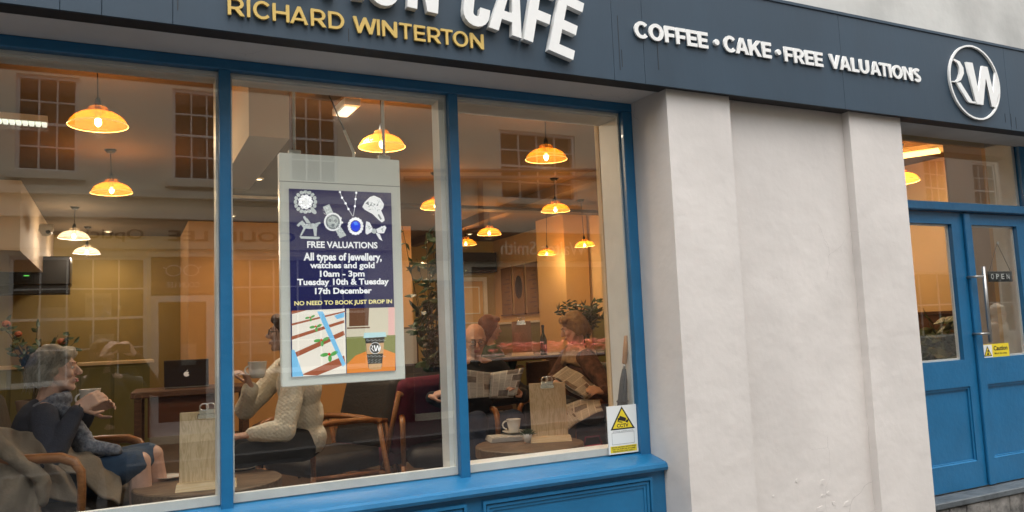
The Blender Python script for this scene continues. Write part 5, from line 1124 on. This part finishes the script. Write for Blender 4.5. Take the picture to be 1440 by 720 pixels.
def hair_cap(mb, H, Rm, s=1, vol=1.0, low=-.05):
    T = lambda x, y, z: H+Rm @ (Vector((x, y, z))*s); rot = Rm.to_3x3(); E_ = lambda x, y, z, a, b, c: mb.ell(T(x, y, z), (a*s, b*s, c*s), rot=rot)
    E_(0, .024, .045, .084*vol, .096*vol, .092*vol); E_(0, .06, .0, .074*vol, .056*vol, .085*vol)
    for sx in (-1, 1): E_(sx*.062, .03, .005+low*.3, .030*vol, .048*vol, .062*vol); E_(sx*.045, -.050, .088, .042*vol, .036, .030)
    E_(0, -.052, .098, .05, .036, .026)
def RM(yaw, pitch=0, roll=0): return Matrix.Rotation(yaw, 4, 'Z') @ Matrix.Rotation(pitch, 4, 'X') @ Matrix.Rotation(roll, 4, 'Y')
def person(label, J, base, top, bottom, skin=SKIN, shoe=BLACK, s=1, vox=.0065, hands=None, bare_leg=False, sleeves=1, bulk=1.0, wr=.005, seed=1, glasses=None, group=None, trim=None, headR=None, chest=None):
    """J: world joints. head, neck, chest, pelvis, sl, el, wl, sr, er, wr, hl, kl, al, hr, kr, ar ; headR rotation"""
    t = thing('person', label, 'person', base, 0, group); V = {k: Vector(v) for k, v in J.items()}; b = MB()
    head_caps(b, V['head'], headR, s); b.cap(V['head']+headR @ Vector((0, .02, -.05)), V['neck'], .050*s, .054*s)
    b.cap(V['neck'], V['chest'], .06*s, .10*s); b.cap(V['chest'], V['pelvis'], .10*s, .12*s)
    for a in 'lr':
        b.cap(V['neck'].lerp(V['s'+a], .3), V['s'+a], .045*s, .05*s); b.cap(V['s'+a], V['e'+a], .044*s, .034*s); b.cap(V['e'+a], V['w'+a], .034*s, .023*s)
        b.cap(V['pelvis'].lerp(V['h'+a], .5), V['h'+a], .10*s, .09*s); b.cap(V['h'+a], V['k'+a], .082*s, .055*s); b.cap(V['k'+a], V['k'+a].lerp(V['a'+a], .35), .053*s, .056*s); b.cap(V['k'+a].lerp(V['a'+a], .35), V['a'+a], .056*s, .033*s)
        if hands and a in hands: hd_, hu, sd, cu = hands[a]; hand_caps(b, V['w'+a], hd_, hu, sd, cu, s)
    W('body', fuse(b, vox, 2), skin, t)
    g = MB(); k = bulk
    side = (V['sl']-V['sr']).normalized()
    fwd = side.cross((V['neck']-V['pelvis']).normalized()); 
    cr = Matrix((side, -fwd if False else fwd, side.cross(fwd))).transposed()
    g.ell(V['chest'], (.175*k*s, .118*k*s, .17*s), rot=cr); g.ell(V['chest'].lerp(V['pelvis'], .5), (.155*k*s, .115*k*s, .17*s), rot=cr); g.ell(V['pelvis'], (.165*k*s, .125*k*s, .12*s), rot=cr)
    g.cap(V['sl'], V['sr'], .062*s*k, .062*s*k); g.cap(V['neck']+(V['chest']-V['neck'])*.12, V['chest'], .066*s, .12*s)
    if chest: g.ell(V['chest']+fwd*chest, (.13*s, .08*s, .08*s), rot=cr)
    for a in 'lr':
        w_ = V['e'+a].lerp(V['w'+a], .92); g.cap(V['s'+a], V['e'+a], .066*s*k, .053*s*k); g.cap(V['e'+a], w_, .053*s*k, .040*s*k)
    W('jumper' if sleeves == 2 else 'jacket', fuse(g, .009, 3, wr, 16, seed), top, t)
    g = MB(); g.ell(V['pelvis'], (.168*s, .13*s, .13*s), rot=cr)
    if bare_leg:
        hm = (V['hl']+V['hr'])/2; km = (V['kl']+V['kr'])/2
        for a in 'lr': g.cap(V['h'+a], V['h'+a].lerp(V['k'+a], .93), .115*s, .078*s)
        g.cap(hm, hm.lerp(km, .9), .11*s, .075*s); nm = 'skirt'
    else:
        for a in 'lr': g.cap(V['h'+a], V['k'+a], .105*s, .074*s); g.cap(V['k'+a], V['a'+a], .074*s, .052*s)
        nm = 'trousers'
    W(nm, fuse(g, .011, 3, wr*.8, 14, seed+3), bottom, t)
    for a in 'lr':
        toe = fwd.copy(); toe.z = 0; toe = toe.normalized() if toe.length > 1e-3 else Vector((0, -1, 0))
        sh = MB().cap(V['a'+a]-toe*.03+Vector((0, 0, -.035)), V['a'+a]+toe*.13+Vector((0, 0, -.055)), .042*s, .032*s).cap(V['a'+a]+Vector((0, 0, -.02)), V['a'+a]+Vector((0, 0, .03)), .044*s, .045*s)
        W('shoe', fuse(sh, .012, 2), shoe, t)
    face_parts(t, V['head'], headR, s, glasses)
    return t, V

# 1 grey haired woman with a mug, profile to the right
def scarf_mat():
    m = mat('patterned_scarf', (.34, .36, .42), .85, col2=(.05, .06, .10), nscale=38, bump=.4, bscale=70); return m
Hd = at(79, 522, 1.12); yawL = R(90-8)
J = dict(head=Hd, neck=Hd+Vector((-.035, .0, -.155)), chest=(Hd.x-.075, 1.14, 1.10), pelvis=(Hd.x-.06, 1.16, .83),
         sl=(Hd.x-.06, 1.33, 1.19), el=(Hd.x+.03, 1.38, .98), wl=at(124, 578, 1.18), sr=(Hd.x-.04, .97, 1.18), er=(Hd.x-.01, .87, .96), wr=at(110, 574, .93),
         hl=(Hd.x-.02, 1.24, .81), kl=at(214, 640, 1.10), al=(.22, 1.15, .40), hr=(Hd.x-.02, 1.06, .81), kr=at(196, 650, .98), ar=(.10, .98, .40))
t1, V1 = person('grey haired woman in a dark cardigan and scarf, lifting a white mug with both hands', J, (Hd.x, 1.14, FL), mat('dark_cardigan', (.045, .050, .075), .9, noise_amt=.3, nscale=40, bump=.4, bscale=160), mat('blue_skirt', (.030, .065, .13), .85, noise_amt=.2, bump=.3, bscale=120), SKIN2,
                vox=.0055, hands=dict(l=((.9, -.30, .42), (-.05, .95, .3), -1, .55), r=((.85, .25, .48), (-.1, -.95, .2), 1, .55)), bare_leg=True, bulk=1.05, seed=3, headR=RM(yawL, R(-4)))
GH = mat('grey_hair', (.42, .39, .34), .6, col2=(.24, .22, .19), nscale=45)
hc = MB(); hair_cap(hc, Hd, RM(yawL), 1, 1.02); W('hair', fuse(hc, .009, 3, .006, 60, 5), GH, t1); strands('hair_strands', t1, GH, Hd, RM(yawL), 800, .12, 3, wave=.03, fr=.28)
sc_ = MB(); N_ = V1['neck']
for k in range(3): sc_.tube([N_+Vector((.075*math.cos(a)+.01, .085*math.sin(a), -.03+.018*k+.03*math.cos(a))) for a in np.linspace(0, 6.283, 17)], .026, 8, False)
for dx, dy in ((.0, 0), (.03, -.03), (-.02, .03)):
    sc_.cap(N_+Vector((.09, -.03+dy, -.05)), N_+Vector((.16+dx, -.08+dy, -.22)), .034, .045); sc_.cap(N_+Vector((.16+dx, -.08+dy, -.22)), at(160, 632, .98)+Vector((dx*.4, dy*.4, 0)), .045, .030)
W('scarf', fuse(sc_, .009, 2, .008, 45, 9), scarf_mat(), t1)
mc = at(128, 562, 1.05); cup('white mug raised to the lips of the grey haired woman', (mc.x-.005, mc.y, mc.z-.035), .98, handle=R(200), mug=True)
W('wrist_band', MB().tube([V1['wr']+Vector((.006, .0, -.012))+Vector((.0, .030*math.cos(a), .030*math.sin(a))) for a in np.linspace(0, 6.28, 15)], .005, 6, False), BLACK, t1)
# her coat over the near arm of the chair
def drape(name, A, B, C, D, m, parent, sag=.04, amp=.014, k=16, seed=0, nu=44, nv=30, th=.012):
    A, B, C, D = map(Vector, (A, B, C, D)); nr = (B-A).cross(D-A).normalized(); rs = random.Random(seed); p_ = [rs.random()*6 for _ in range(6)]
    def P(u, v):
        f = amp*(math.sin(k*u+3*math.sin(2.2*v+p_[0])+p_[1])+.6*math.sin(k*.55*(u+v*.6)+p_[2]+2*math.sin(3*u))+.35*math.sin(k*1.9*u-5*v+p_[3]))
        e = .03*math.sin(7*v+p_[4])*(u-.5)*2; return A*(1-u)*(1-v)+B*u*(1-v)+C*u*v+D*(1-u)*v+nr*(f+sag*math.sin(math.pi*v)*math.sin(math.pi*u))+(B-A)*e*.3+(D-A)*(.05*math.sin(5*u+p_[5]))
    mb = MB(); N = (nu+1)*(nv+1); mb.v = [tuple(P(i/nu, j/nv)+nr*th*s_) for s_ in (1, 0) for j in range(nv+1) for i in range(nu+1)]
    for s_ in (0, 1):
        for j in range(nv):
            for i in range(nu): a = s_*N+j*(nu+1)+i; q = (a, a+1, a+nu+2, a+nu+1); mb.f.append(q if not s_ else q[::-1])
    rim = list(range(nu+1))+[(j+1)*(nu+1)-1 for j in range(1, nv+1)]+[nv*(nu+1)+i for i in range(nu-1, -1, -1)]+[j*(nu+1) for j in range(nv-1, 0, -1)]
    for i in range(len(rim)): a, b = rim[i], rim[(i+1) % len(rim)]; mb.f.append((b, a, a+N, b+N))
    return W(name, mb, m, parent, True)
CT = mat('beige_coat', (.24, .19, .14), .85, noise_amt=.25, nscale=12, bump=.35, bscale=90)
coat = thing('draped_coat', 'beige coat draped over the near arm of the chair at far left', 'coat', at(60, 680, .85))
drape('coat_back', at(-30, 700, .80), at(118, 712, .78), at(80, 628, .90), at(-30, 588, .95), CT, coat, .05, seed=2)
drape('coat_front', at(70, 650, .84), at(168, 712, .80), at(165, 664, .98), at(96, 628, .98), CT, coat, .03, .012, 12, seed=5)
drape('coat_side', at(-30, 740, .76), at(60, 735, .72), at(54, 660, .78), at(-30, 640, .78), CT, coat, .03, .014, 12, seed=7)
g = MB()
for (a, b) in (((-12, 612), (28, 652)), ((28, 652), (62, 676)), ((62, 676), (58, 702))): g.cap(at(*a, .74), at(*b, .74), .036, .034)
W('sleeve', fuse(g, .009, 2, .010, 34, 3), CT, coat)

# 2 woman in the cream jumper, behind the poster
Hm = at(402, 470, 1.45); ym = R(-90-15)
sm = at(408, 520, 1.45)
J = dict(head=Hm, neck=Hm+Vector((.03, 0, -.15)), chest=Hm+Vector((.08, .02, -.33)), pelvis=Hm+Vector((.10, .02, -.64)),
         sl=Hm+Vector((.02, -.17, -.23)), el=at(400, 606, 1.12), wl=at(352, 611, 1.12), sr=Hm+Vector((.03, .20, -.21)), er=at(345, 575, 1.62), wr=at(353, 545, 1.48),
         hl=Hm+Vector((.06, -.09, -.66)), kl=at(345, 640, 1.15), al=(.42, 1.30, .40), hr=Hm+Vector((.06, .11, -.66)), kr=at(336, 632, 1.5), ar=(.38, 1.6, .40))
def knit():
    m = mat('cream_knit', (.84, .79, .68), .95, noise_amt=.1, nscale=20)
    n = m.node_tree; b = n.nodes['Principled BSDF']; tc = n.nodes.new('ShaderNodeTexCoord')
    mp = n.nodes.new('ShaderNodeMapping'); mp.inputs['Rotation'].default_value = (0, R(45), 0); n.links.new(tc.outputs['Object'], mp.inputs[0])
    vo = n.nodes.new('ShaderNodeTexVoronoi'); vo.inputs['Scale'].default_value = 55; vo.inputs['Randomness'].default_value = .45; n.links.new(mp.outputs[0], vo.inputs[0])
    bm = n.nodes.new('ShaderNodeBump'); bm.inputs['Strength'].default_value = .7; bm.inputs['Distance'].default_value = .007; bm.invert = True
    n.links.new(vo.outputs['Distance'], bm.inputs['Height']); n.links.new(bm.outputs[0], b.inputs['Normal']); return m
t2, V2 = person('woman in a cream cable knit jumper holding a white mug behind the poster', J, (Hm.x, 1.45, FL), knit(), mat('black_trousers', (.012, .012, .015), .85), SKIN2,
                vox=.0065, hands=dict(l=((-1, .0, -.05), (0, -.1, 1), 1, .25), r=((-.35, -.3, .8), (.9, .2, .2), 1, .6)), sleeves=2, bulk=1.16, wr=.007, seed=8, glasses=True, headR=RM(ym, R(-5)))
BH = mat('brown_hair', (.12, .06, .035), .6, col2=(.06, .03, .015), nscale=40)
hc = MB(); hair_cap(hc, Hm, RM(ym), 1, 1.0); 
for sx in (-1, 1): hc.cap(Hm+RM(ym) @ Vector((sx*.068, .04, .0)), Hm+RM(ym) @ Vector((sx*.07, .03, -.17)), .032, .022)
hc.cap(Hm+RM(ym) @ Vector((0, .08, .0)), Hm+RM(ym) @ Vector((0, .085, -.20)), .05, .035)
W('hair', fuse(hc, .009, 3, .005, 60, 5), BH, t2); strands('hair_strands', t2, BH, Hm, RM(ym), 260, .26, 4, wave=.02)
mc = at(362, 521, 1.45); cup('white mug held up beside the cream jumper', (mc.x, mc.y, mc.z-.045), 1.1, handle=R(190), mug=True)
W('collar', MB().tube([V2['neck']+Vector((.06*math.cos(a), .065*math.sin(a), -.025)) for a in np.linspace(0, 6.283, 20)], .020, 9, False), MATS['cream_knit'], t2, True)

# 3 man reading a newspaper
Hn = at(668, 478, 1.75); yn = R(-14)
J = dict(head=Hn, neck=Hn+Vector((.0, .04, -.15)), chest=Hn+Vector((.0, .07, -.33)), pelvis=Hn+Vector((-.02, .14, -.63)),
         sl=Hn+Vector((.20, .06, -.22)), el=Hn+Vector((.33, -.07, -.42)), wl=at(731, 553, 1.42), sr=Hn+Vector((-.20, .03, -.22)), er=Hn+Vector((-.28, -.14, -.42)), wr=at(606, 558, 1.38),
         hl=Hn+Vector((.08, .10, -.65)), kl=at(723, 590, 1.48), al=(2.52, 1.45, .40), hr=Hn+Vector((-.10, .08, -.65)), kr=at(672, 592, 1.42), ar=(2.15, 1.42, .40))
t3, V3 = person('balding man in glasses and a dark jumper holding an open newspaper', J, (Hn.x, 1.85, FL), mat('black_jumper', (.012, .013, .018), .9, bump=.3, bscale=150), mat('dark_jeans', (.022, .032, .065), .85, noise_amt=.25, nscale=40), SKIN,
                vox=.006, hands=dict(l=((-.55, -.45, .50), (.55, -.3, .6), -1, .55), r=((.65, -.4, .25), (-.4, -.2, .8), 1, .55)), bulk=1.1, seed=12, glasses=True, headR=RM(yn, R(18)))
GS = mat('short_grey_hair', (.22, .20, .18), .8)
g = MB(); Rn = RM(yn, R(18))
for sx in (-1, 1): g.ell(Hn+Rn @ Vector((sx*.064, .035, .018)), (.018, .045, .045), rot=Rn.to_3x3())
g.ell(Hn+Rn @ Vector((0, .075, .012)), (.058, .034, .052), rot=Rn.to_3x3()); W('hair', fuse(g, .008, 2, .003, 90, 2), GS, t3)
NP1 = paper_mat('newsprint_one', 1); NP2 = paper_mat('newsprint_two', 5); NP3 = paper_mat('newsprint_three', 9)
nw = thing('open_newspaper', 'open newspaper held up by the man in dark jumper', 'newspaper', at(690, 540, 1.3))
sheet(at(640, 562, 1.33), at(688, 558, 1.40), at(690, 524, 1.42), at(638, 518, 1.33), NP1, 'left_page', .012, parent=nw)
sheet(at(688, 558, 1.40), at(726, 556, 1.33), at(737, 517, 1.30), at(690, 524, 1.42), NP2, 'right_page', -.015, parent=nw)
sheet(at(688, 560, 1.42), at(722, 559, 1.37), at(733, 519, 1.36), at(690, 525, 1.44), NP3, 'inner_page', -.01, parent=nw)

# 4 fair haired woman reading at the right
Hr = at(806, 462, 2.0); yr = R(-90-22)
J = dict(head=Hr, neck=Hr+Vector((.04, .02, -.15)), chest=Hr+Vector((.09, .03, -.34)), pelvis=Hr+Vector((.12, .06, -.66)),
         sl=Hr+Vector((.02, -.16, -.24)), el=at(862, 558, 1.55), wl=at(846, 550, 1.45), sr=Hr+Vector((.06, .20, -.23)), er=Hr+Vector((-.10, .22, -.44)), wr=at(786, 535, 1.75),
         hl=Hr+Vector((.08, -.08, -.68)), kl=at(800, 575, 1.50), al=(2.80, 1.45, .40), hr=Hr+Vector((.08, .12, -.68)), kr=at(790, 568, 1.75), ar=(2.72, 1.75, .40))
t4, V4 = person('fair haired woman with a patterned shawl bent over a newspaper at right', J, (Hr.x, 2.0, FL), mat('patterned_shawl', (.20, .10, .07), .9, col2=(.035, .022, .022), nscale=18, bump=.4, bscale=60), mat('grey_trousers', (.10, .10, .11), .85, noise_amt=.2, nscale=30), SKIN2,
                vox=.0065, hands=dict(l=((-.75, -.35, .15), (.2, -.6, .7), 1, .45), r=((-.5, -.5, -.1), (.0, .2, 1), -1, .5)), bulk=1.15, wr=.008, seed=21, headR=RM(yr, R(20)))
FH = mat('fair_hair', (.36, .24, .10), .6, col2=(.20, .12, .05), nscale=45); Rr = RM(yr, R(20))
hc = MB(); hair_cap(hc, Hr, Rr, 1, 1.06); W('hair', fuse(hc, .009, 3, .006, 60, 5), FH, t4); strands('hair_strands', t4, FH, Hr, Rr, 700, .12, 14, wave=.02)
g = MB()
for k in range(4): g.tube([V4['neck']+Vector(((.09+.012*k)*math.cos(a)+.02, (.10+.015*k)*math.sin(a), -.02-.035*k+.02*math.cos(2*a))) for a in np.linspace(0, 6.283, 19)], .030, 8, False)
W('scarf', fuse(g, .010, 2, .008, 40, 4), mat('cream_scarf', (.42, .30, .20), .9, noise_amt=.35, nscale=30), t4)
nw = thing('held_newspaper', 'newspaper tilted in the hands of the fair haired woman', 'newspaper', at(815, 535, 1.5))
sheet(at(777, 529, 1.45), at(822, 560, 1.36), at(842, 545, 1.50), at(797, 514, 1.62), NP2, 'front_page', .01, parent=nw); sheet(at(780, 532, 1.47), at(824, 563, 1.40), at(843, 549, 1.53), at(799, 518, 1.65), NP3, 'inner_page', -.008, parent=nw)
nw = thing('lap_newspaper', 'crumpled newspaper hanging from the lap of the fair haired woman', 'newspaper', at(820, 590, 1.25))
sheet(at(796, 608, 1.20), at(815, 592, 1.22), at(800, 570, 1.32), at(780, 575, 1.30), NP1, 'page', .02, parent=nw); sheet(at(797, 606, 1.21), at(848, 578, 1.25), at(843, 562, 1.42), at(796, 568, 1.38), NP1, 'page', .03, parent=nw)
bg_ = thing('pink_bag', 'pink bag on the floor by the lower right of the window', 'bag', at(838, 632, .75)); c = at(838, 640, .72)
W('bag_body', MB().box(-.10, .10, -.05, .05, -.35, .055, Matrix.Translation((c.x, .75, c.z)), bev=.02), mat('pink_leather', (.42, .03, .09), .5), bg_); W('bag_handle', MB().tube([(c.x-.07, .75, c.z+.05), (c.x-.05, .75, c.z+.11), (c.x+.05, .75, c.z+.11), (c.x+.07, .75, c.z+.05)], .006, 7), MAROON, bg_, True)

# 5 red haired person in green, farther back
Hg = at(690, 462, 3.7); yg = R(80)
J = dict(head=Hg, neck=Hg+Vector((-.03, 0, -.15)), chest=Hg+Vector((-.06, .0, -.34)), pelvis=Hg+Vector((-.08, 0, -.66)), sl=Hg+Vector((-.04, .18, -.22)), el=Hg+Vector((.06, .2, -.46)), wl=Hg+Vector((.26, .12, -.42)),
         sr=Hg+Vector((-.04, -.18, -.22)), er=Hg+Vector((.05, -.22, -.46)), wr=Hg+Vector((.20, -.1, -.32)), hl=Hg+Vector((-.05, .1, -.68)), kl=Hg+Vector((.38, .1, -.66)), al=Hg+Vector((.36, .1, -1.12)), hr=Hg+Vector((-.05, -.1, -.68)), kr=Hg+Vector((.38, -.1, -.66)), ar=Hg+Vector((.36, -.1, -1.12)))
t5, V5 = person('red haired person in a green top seated in the dim back of the cafe', J, (Hg.x, 3.7, FL), mat('green_top', (.03, .075, .03), .85), BLACK, SKIN, vox=.009, hands=dict(l=((.9, 0, .3), (0, 0, 1), 1, .4), r=((.6, .2, .6), (0, -.6, .6), 1, .4)), seed=31, headR=RM(yg, R(8)))
RH = mat('red_hair', (.26, .09, .03), .6, col2=(.13, .04, .015), nscale=45)
hc = MB(); hair_cap(hc, Hg, RM(yg), 1, 1.08); hc.cap(Hg+Vector((-.05, 0, -.02)), Hg+Vector((-.09, 0, -.15)), .07, .05); W('hair', fuse(hc, .010, 3, .007, 50, 5), RH, t5); strands('hair_strands', t5, RH, Hg, RM(yg), 200, .2, 24, wave=.03)
stool('dark chair under the red haired person', (Hg.x-.08, 3.7, FL), 0)

# 6 the photographer on the pavement, seen mirrored in the glass
fw2 = Vector((FW.x, FW.y, 0)).normalized(); rt2 = Vector((fw2.y, -fw2.x, 0))
ph = thing('smartphone', 'black smartphone held level in front of the photographer', 'phone', CAM-FW*.030)
PM = Matrix.Translation(CAM-FW*.030) @ Matrix(((RT.x, FW.x, UP.x), (RT.y, FW.y, UP.y), (RT.z, FW.z, UP.z))).to_4x4()
W('phone_body', MB().box(-.075, .075, -.004, .004, -.037, .037, PM, bev=.003), BLACK, ph); W('lens', MB().ell((0, 0, 0), (.008, .004, .008), PM @ Matrix.Translation((-.05, .004, .02))), GLASS if False else mat('lens_glass', (.01, .01, .02), .05), ph, True)
Hp = CAM+Vector((-.15, -.38, -.05)); yp = math.pi+R(-30)
cl = CAM-FW*.045
J = dict(head=Hp, neck=Hp+Vector((.0, -.03, -.16)), chest=Hp+Vector((.02, -.05, -.35)), pelvis=Hp+Vector((.0, -.05, -.68)),
         sl=Hp+Vector((-.19, .0, -.24)), el=Hp+Vector((-.16, .20, -.42)), wl=cl-RT*.125-FW*.03+Vector((0, 0, -.06)), sr=Hp+Vector((.17, -.12, -.24)), er=Hp+Vector((.42, .05, -.32)), wr=cl+RT*.135-FW*.04+Vector((0, 0, -.05)),
         hl=Hp+Vector((-.09, -.04, -.72)), kl=Hp+Vector((-.10, -.02, -1.08)), al=(Hp.x-.10, Hp.y-.05, .07), hr=Hp+Vector((.09, -.06, -.72)), kr=Hp+Vector((.10, -.04, -1.08)), ar=(Hp.x+.10, Hp.y-.07, .07))
DC = mat('black_coat', (.012, .012, .014), .9)
t6, V6 = person('long haired photographer in a black coat, seen as a reflection in the window', J, (Hp.x, Hp.y, 0), DC, DC, SKIN2, vox=.007, hands=dict(l=((.45, .15, .85), (-.7, .6, .2), -1, .5), r=((-.45, .2, .85), (.8, .5, .1), 1, .5)), bulk=1.1, seed=41, headR=RM(yp, R(-3)))
LB = mat('long_brown_hair', (.16, .09, .05), .55, col2=(.08, .045, .025), nscale=40)
hc = MB(); hair_cap(hc, Hp, RM(yp), 1, 1.03)
for sx in (-1, 1): hc.cap(Hp+RM(yp) @ Vector((sx*.07, .03, .0)), Hp+RM(yp) @ Vector((sx*.085, .0, -.30)), .034, .024)
hc.cap(Hp+RM(yp) @ Vector((0, .08, .0)), Hp+RM(yp) @ Vector((0, .09, -.32)), .06, .05); W('hair', fuse(hc, .010, 3, .005, 60, 5), LB, t6); strands('hair_strands', t6, LB, Hp, RM(yp), 260, .34, 34, wave=.02)

# 7, 8 passers-by across the road (mirrored in the glass)
def walker(label, x, y, H, yaw, top, bottom, hair, step=.2, seed=1, hood=False):
    Rw = Matrix.Rotation(yaw, 4, 'Z'); P = lambda a, b, c: Vector((x, y, -.02))+Rw @ Vector((a, b, c*H/1.70)); z = 1
    J = dict(head=P(0, 0, 1.57), neck=P(0, .03, 1.42), chest=P(0, .03, 1.24), pelvis=P(0, .03, .93), sl=P(-.19, .03, 1.35), el=P(-.23, .08, 1.07), wl=P(-.22, -.06, .86), sr=P(.19, .03, 1.35), er=P(.23, .0, 1.07), wr=P(.22, -.16, .90),
             hl=P(-.09, .02, .90), kl=P(-.09, -.12*step/.2, .49), al=P(-.09, -.05, .09), hr=P(.09, .02, .90), kr=P(.09, .02, .49), ar=P(.09, .22*step/.2, .11))
    t, V = person(label, J, (x, y, -.02), top, bottom, vox=.010, hands=dict(l=((0, -.2, -1), (-1, 0, 0), 1, .25), r=((0, -.3, -1), (1, 0, 0), -1, .25)), bulk=1.15, seed=seed, headR=RM(yaw))
    hc = MB(); hair_cap(hc, V['head'], RM(yaw), 1, 1.18 if hood else 1.02)
    if hood: hc.cap(V['neck'], V['head']+Vector((0, 0, -.06)), .10, .09)
    W('hood' if hood else 'hair', fuse(hc, .011, 3, .004, 50, seed), hair, t); return t
c = at(872, 500, 2.6); walker('passer-by in a dark coat walking in the road, mirrored at the right of the window', c.x, -2.6-.0, 1.66, R(95), mat('charcoal_coat', (.03, .035, .045), .9), BLACK, BLACK, seed=51) if False else None
c = at(872, 500, 8.2); walker('passer-by in a dark coat on the opposite pavement near the meat window', c.x, -8.2, 1.68, R(95), mat('charcoal_coat', (.03, .035, .045), .9), BLACK, BLACK, seed=51)
c = at(1411, 450, 4.0); walker('passer-by in a cream hooded coat, mirrored in the right door glass', c.x, -4.0, 1.62, R(170), mat('cream_coat', (.60, .54, .44), .9), mat('grey_leggings', (.15, .15, .16), .9), mat('cream_hood', (.60, .54, .44), .9), .1, 61, True)
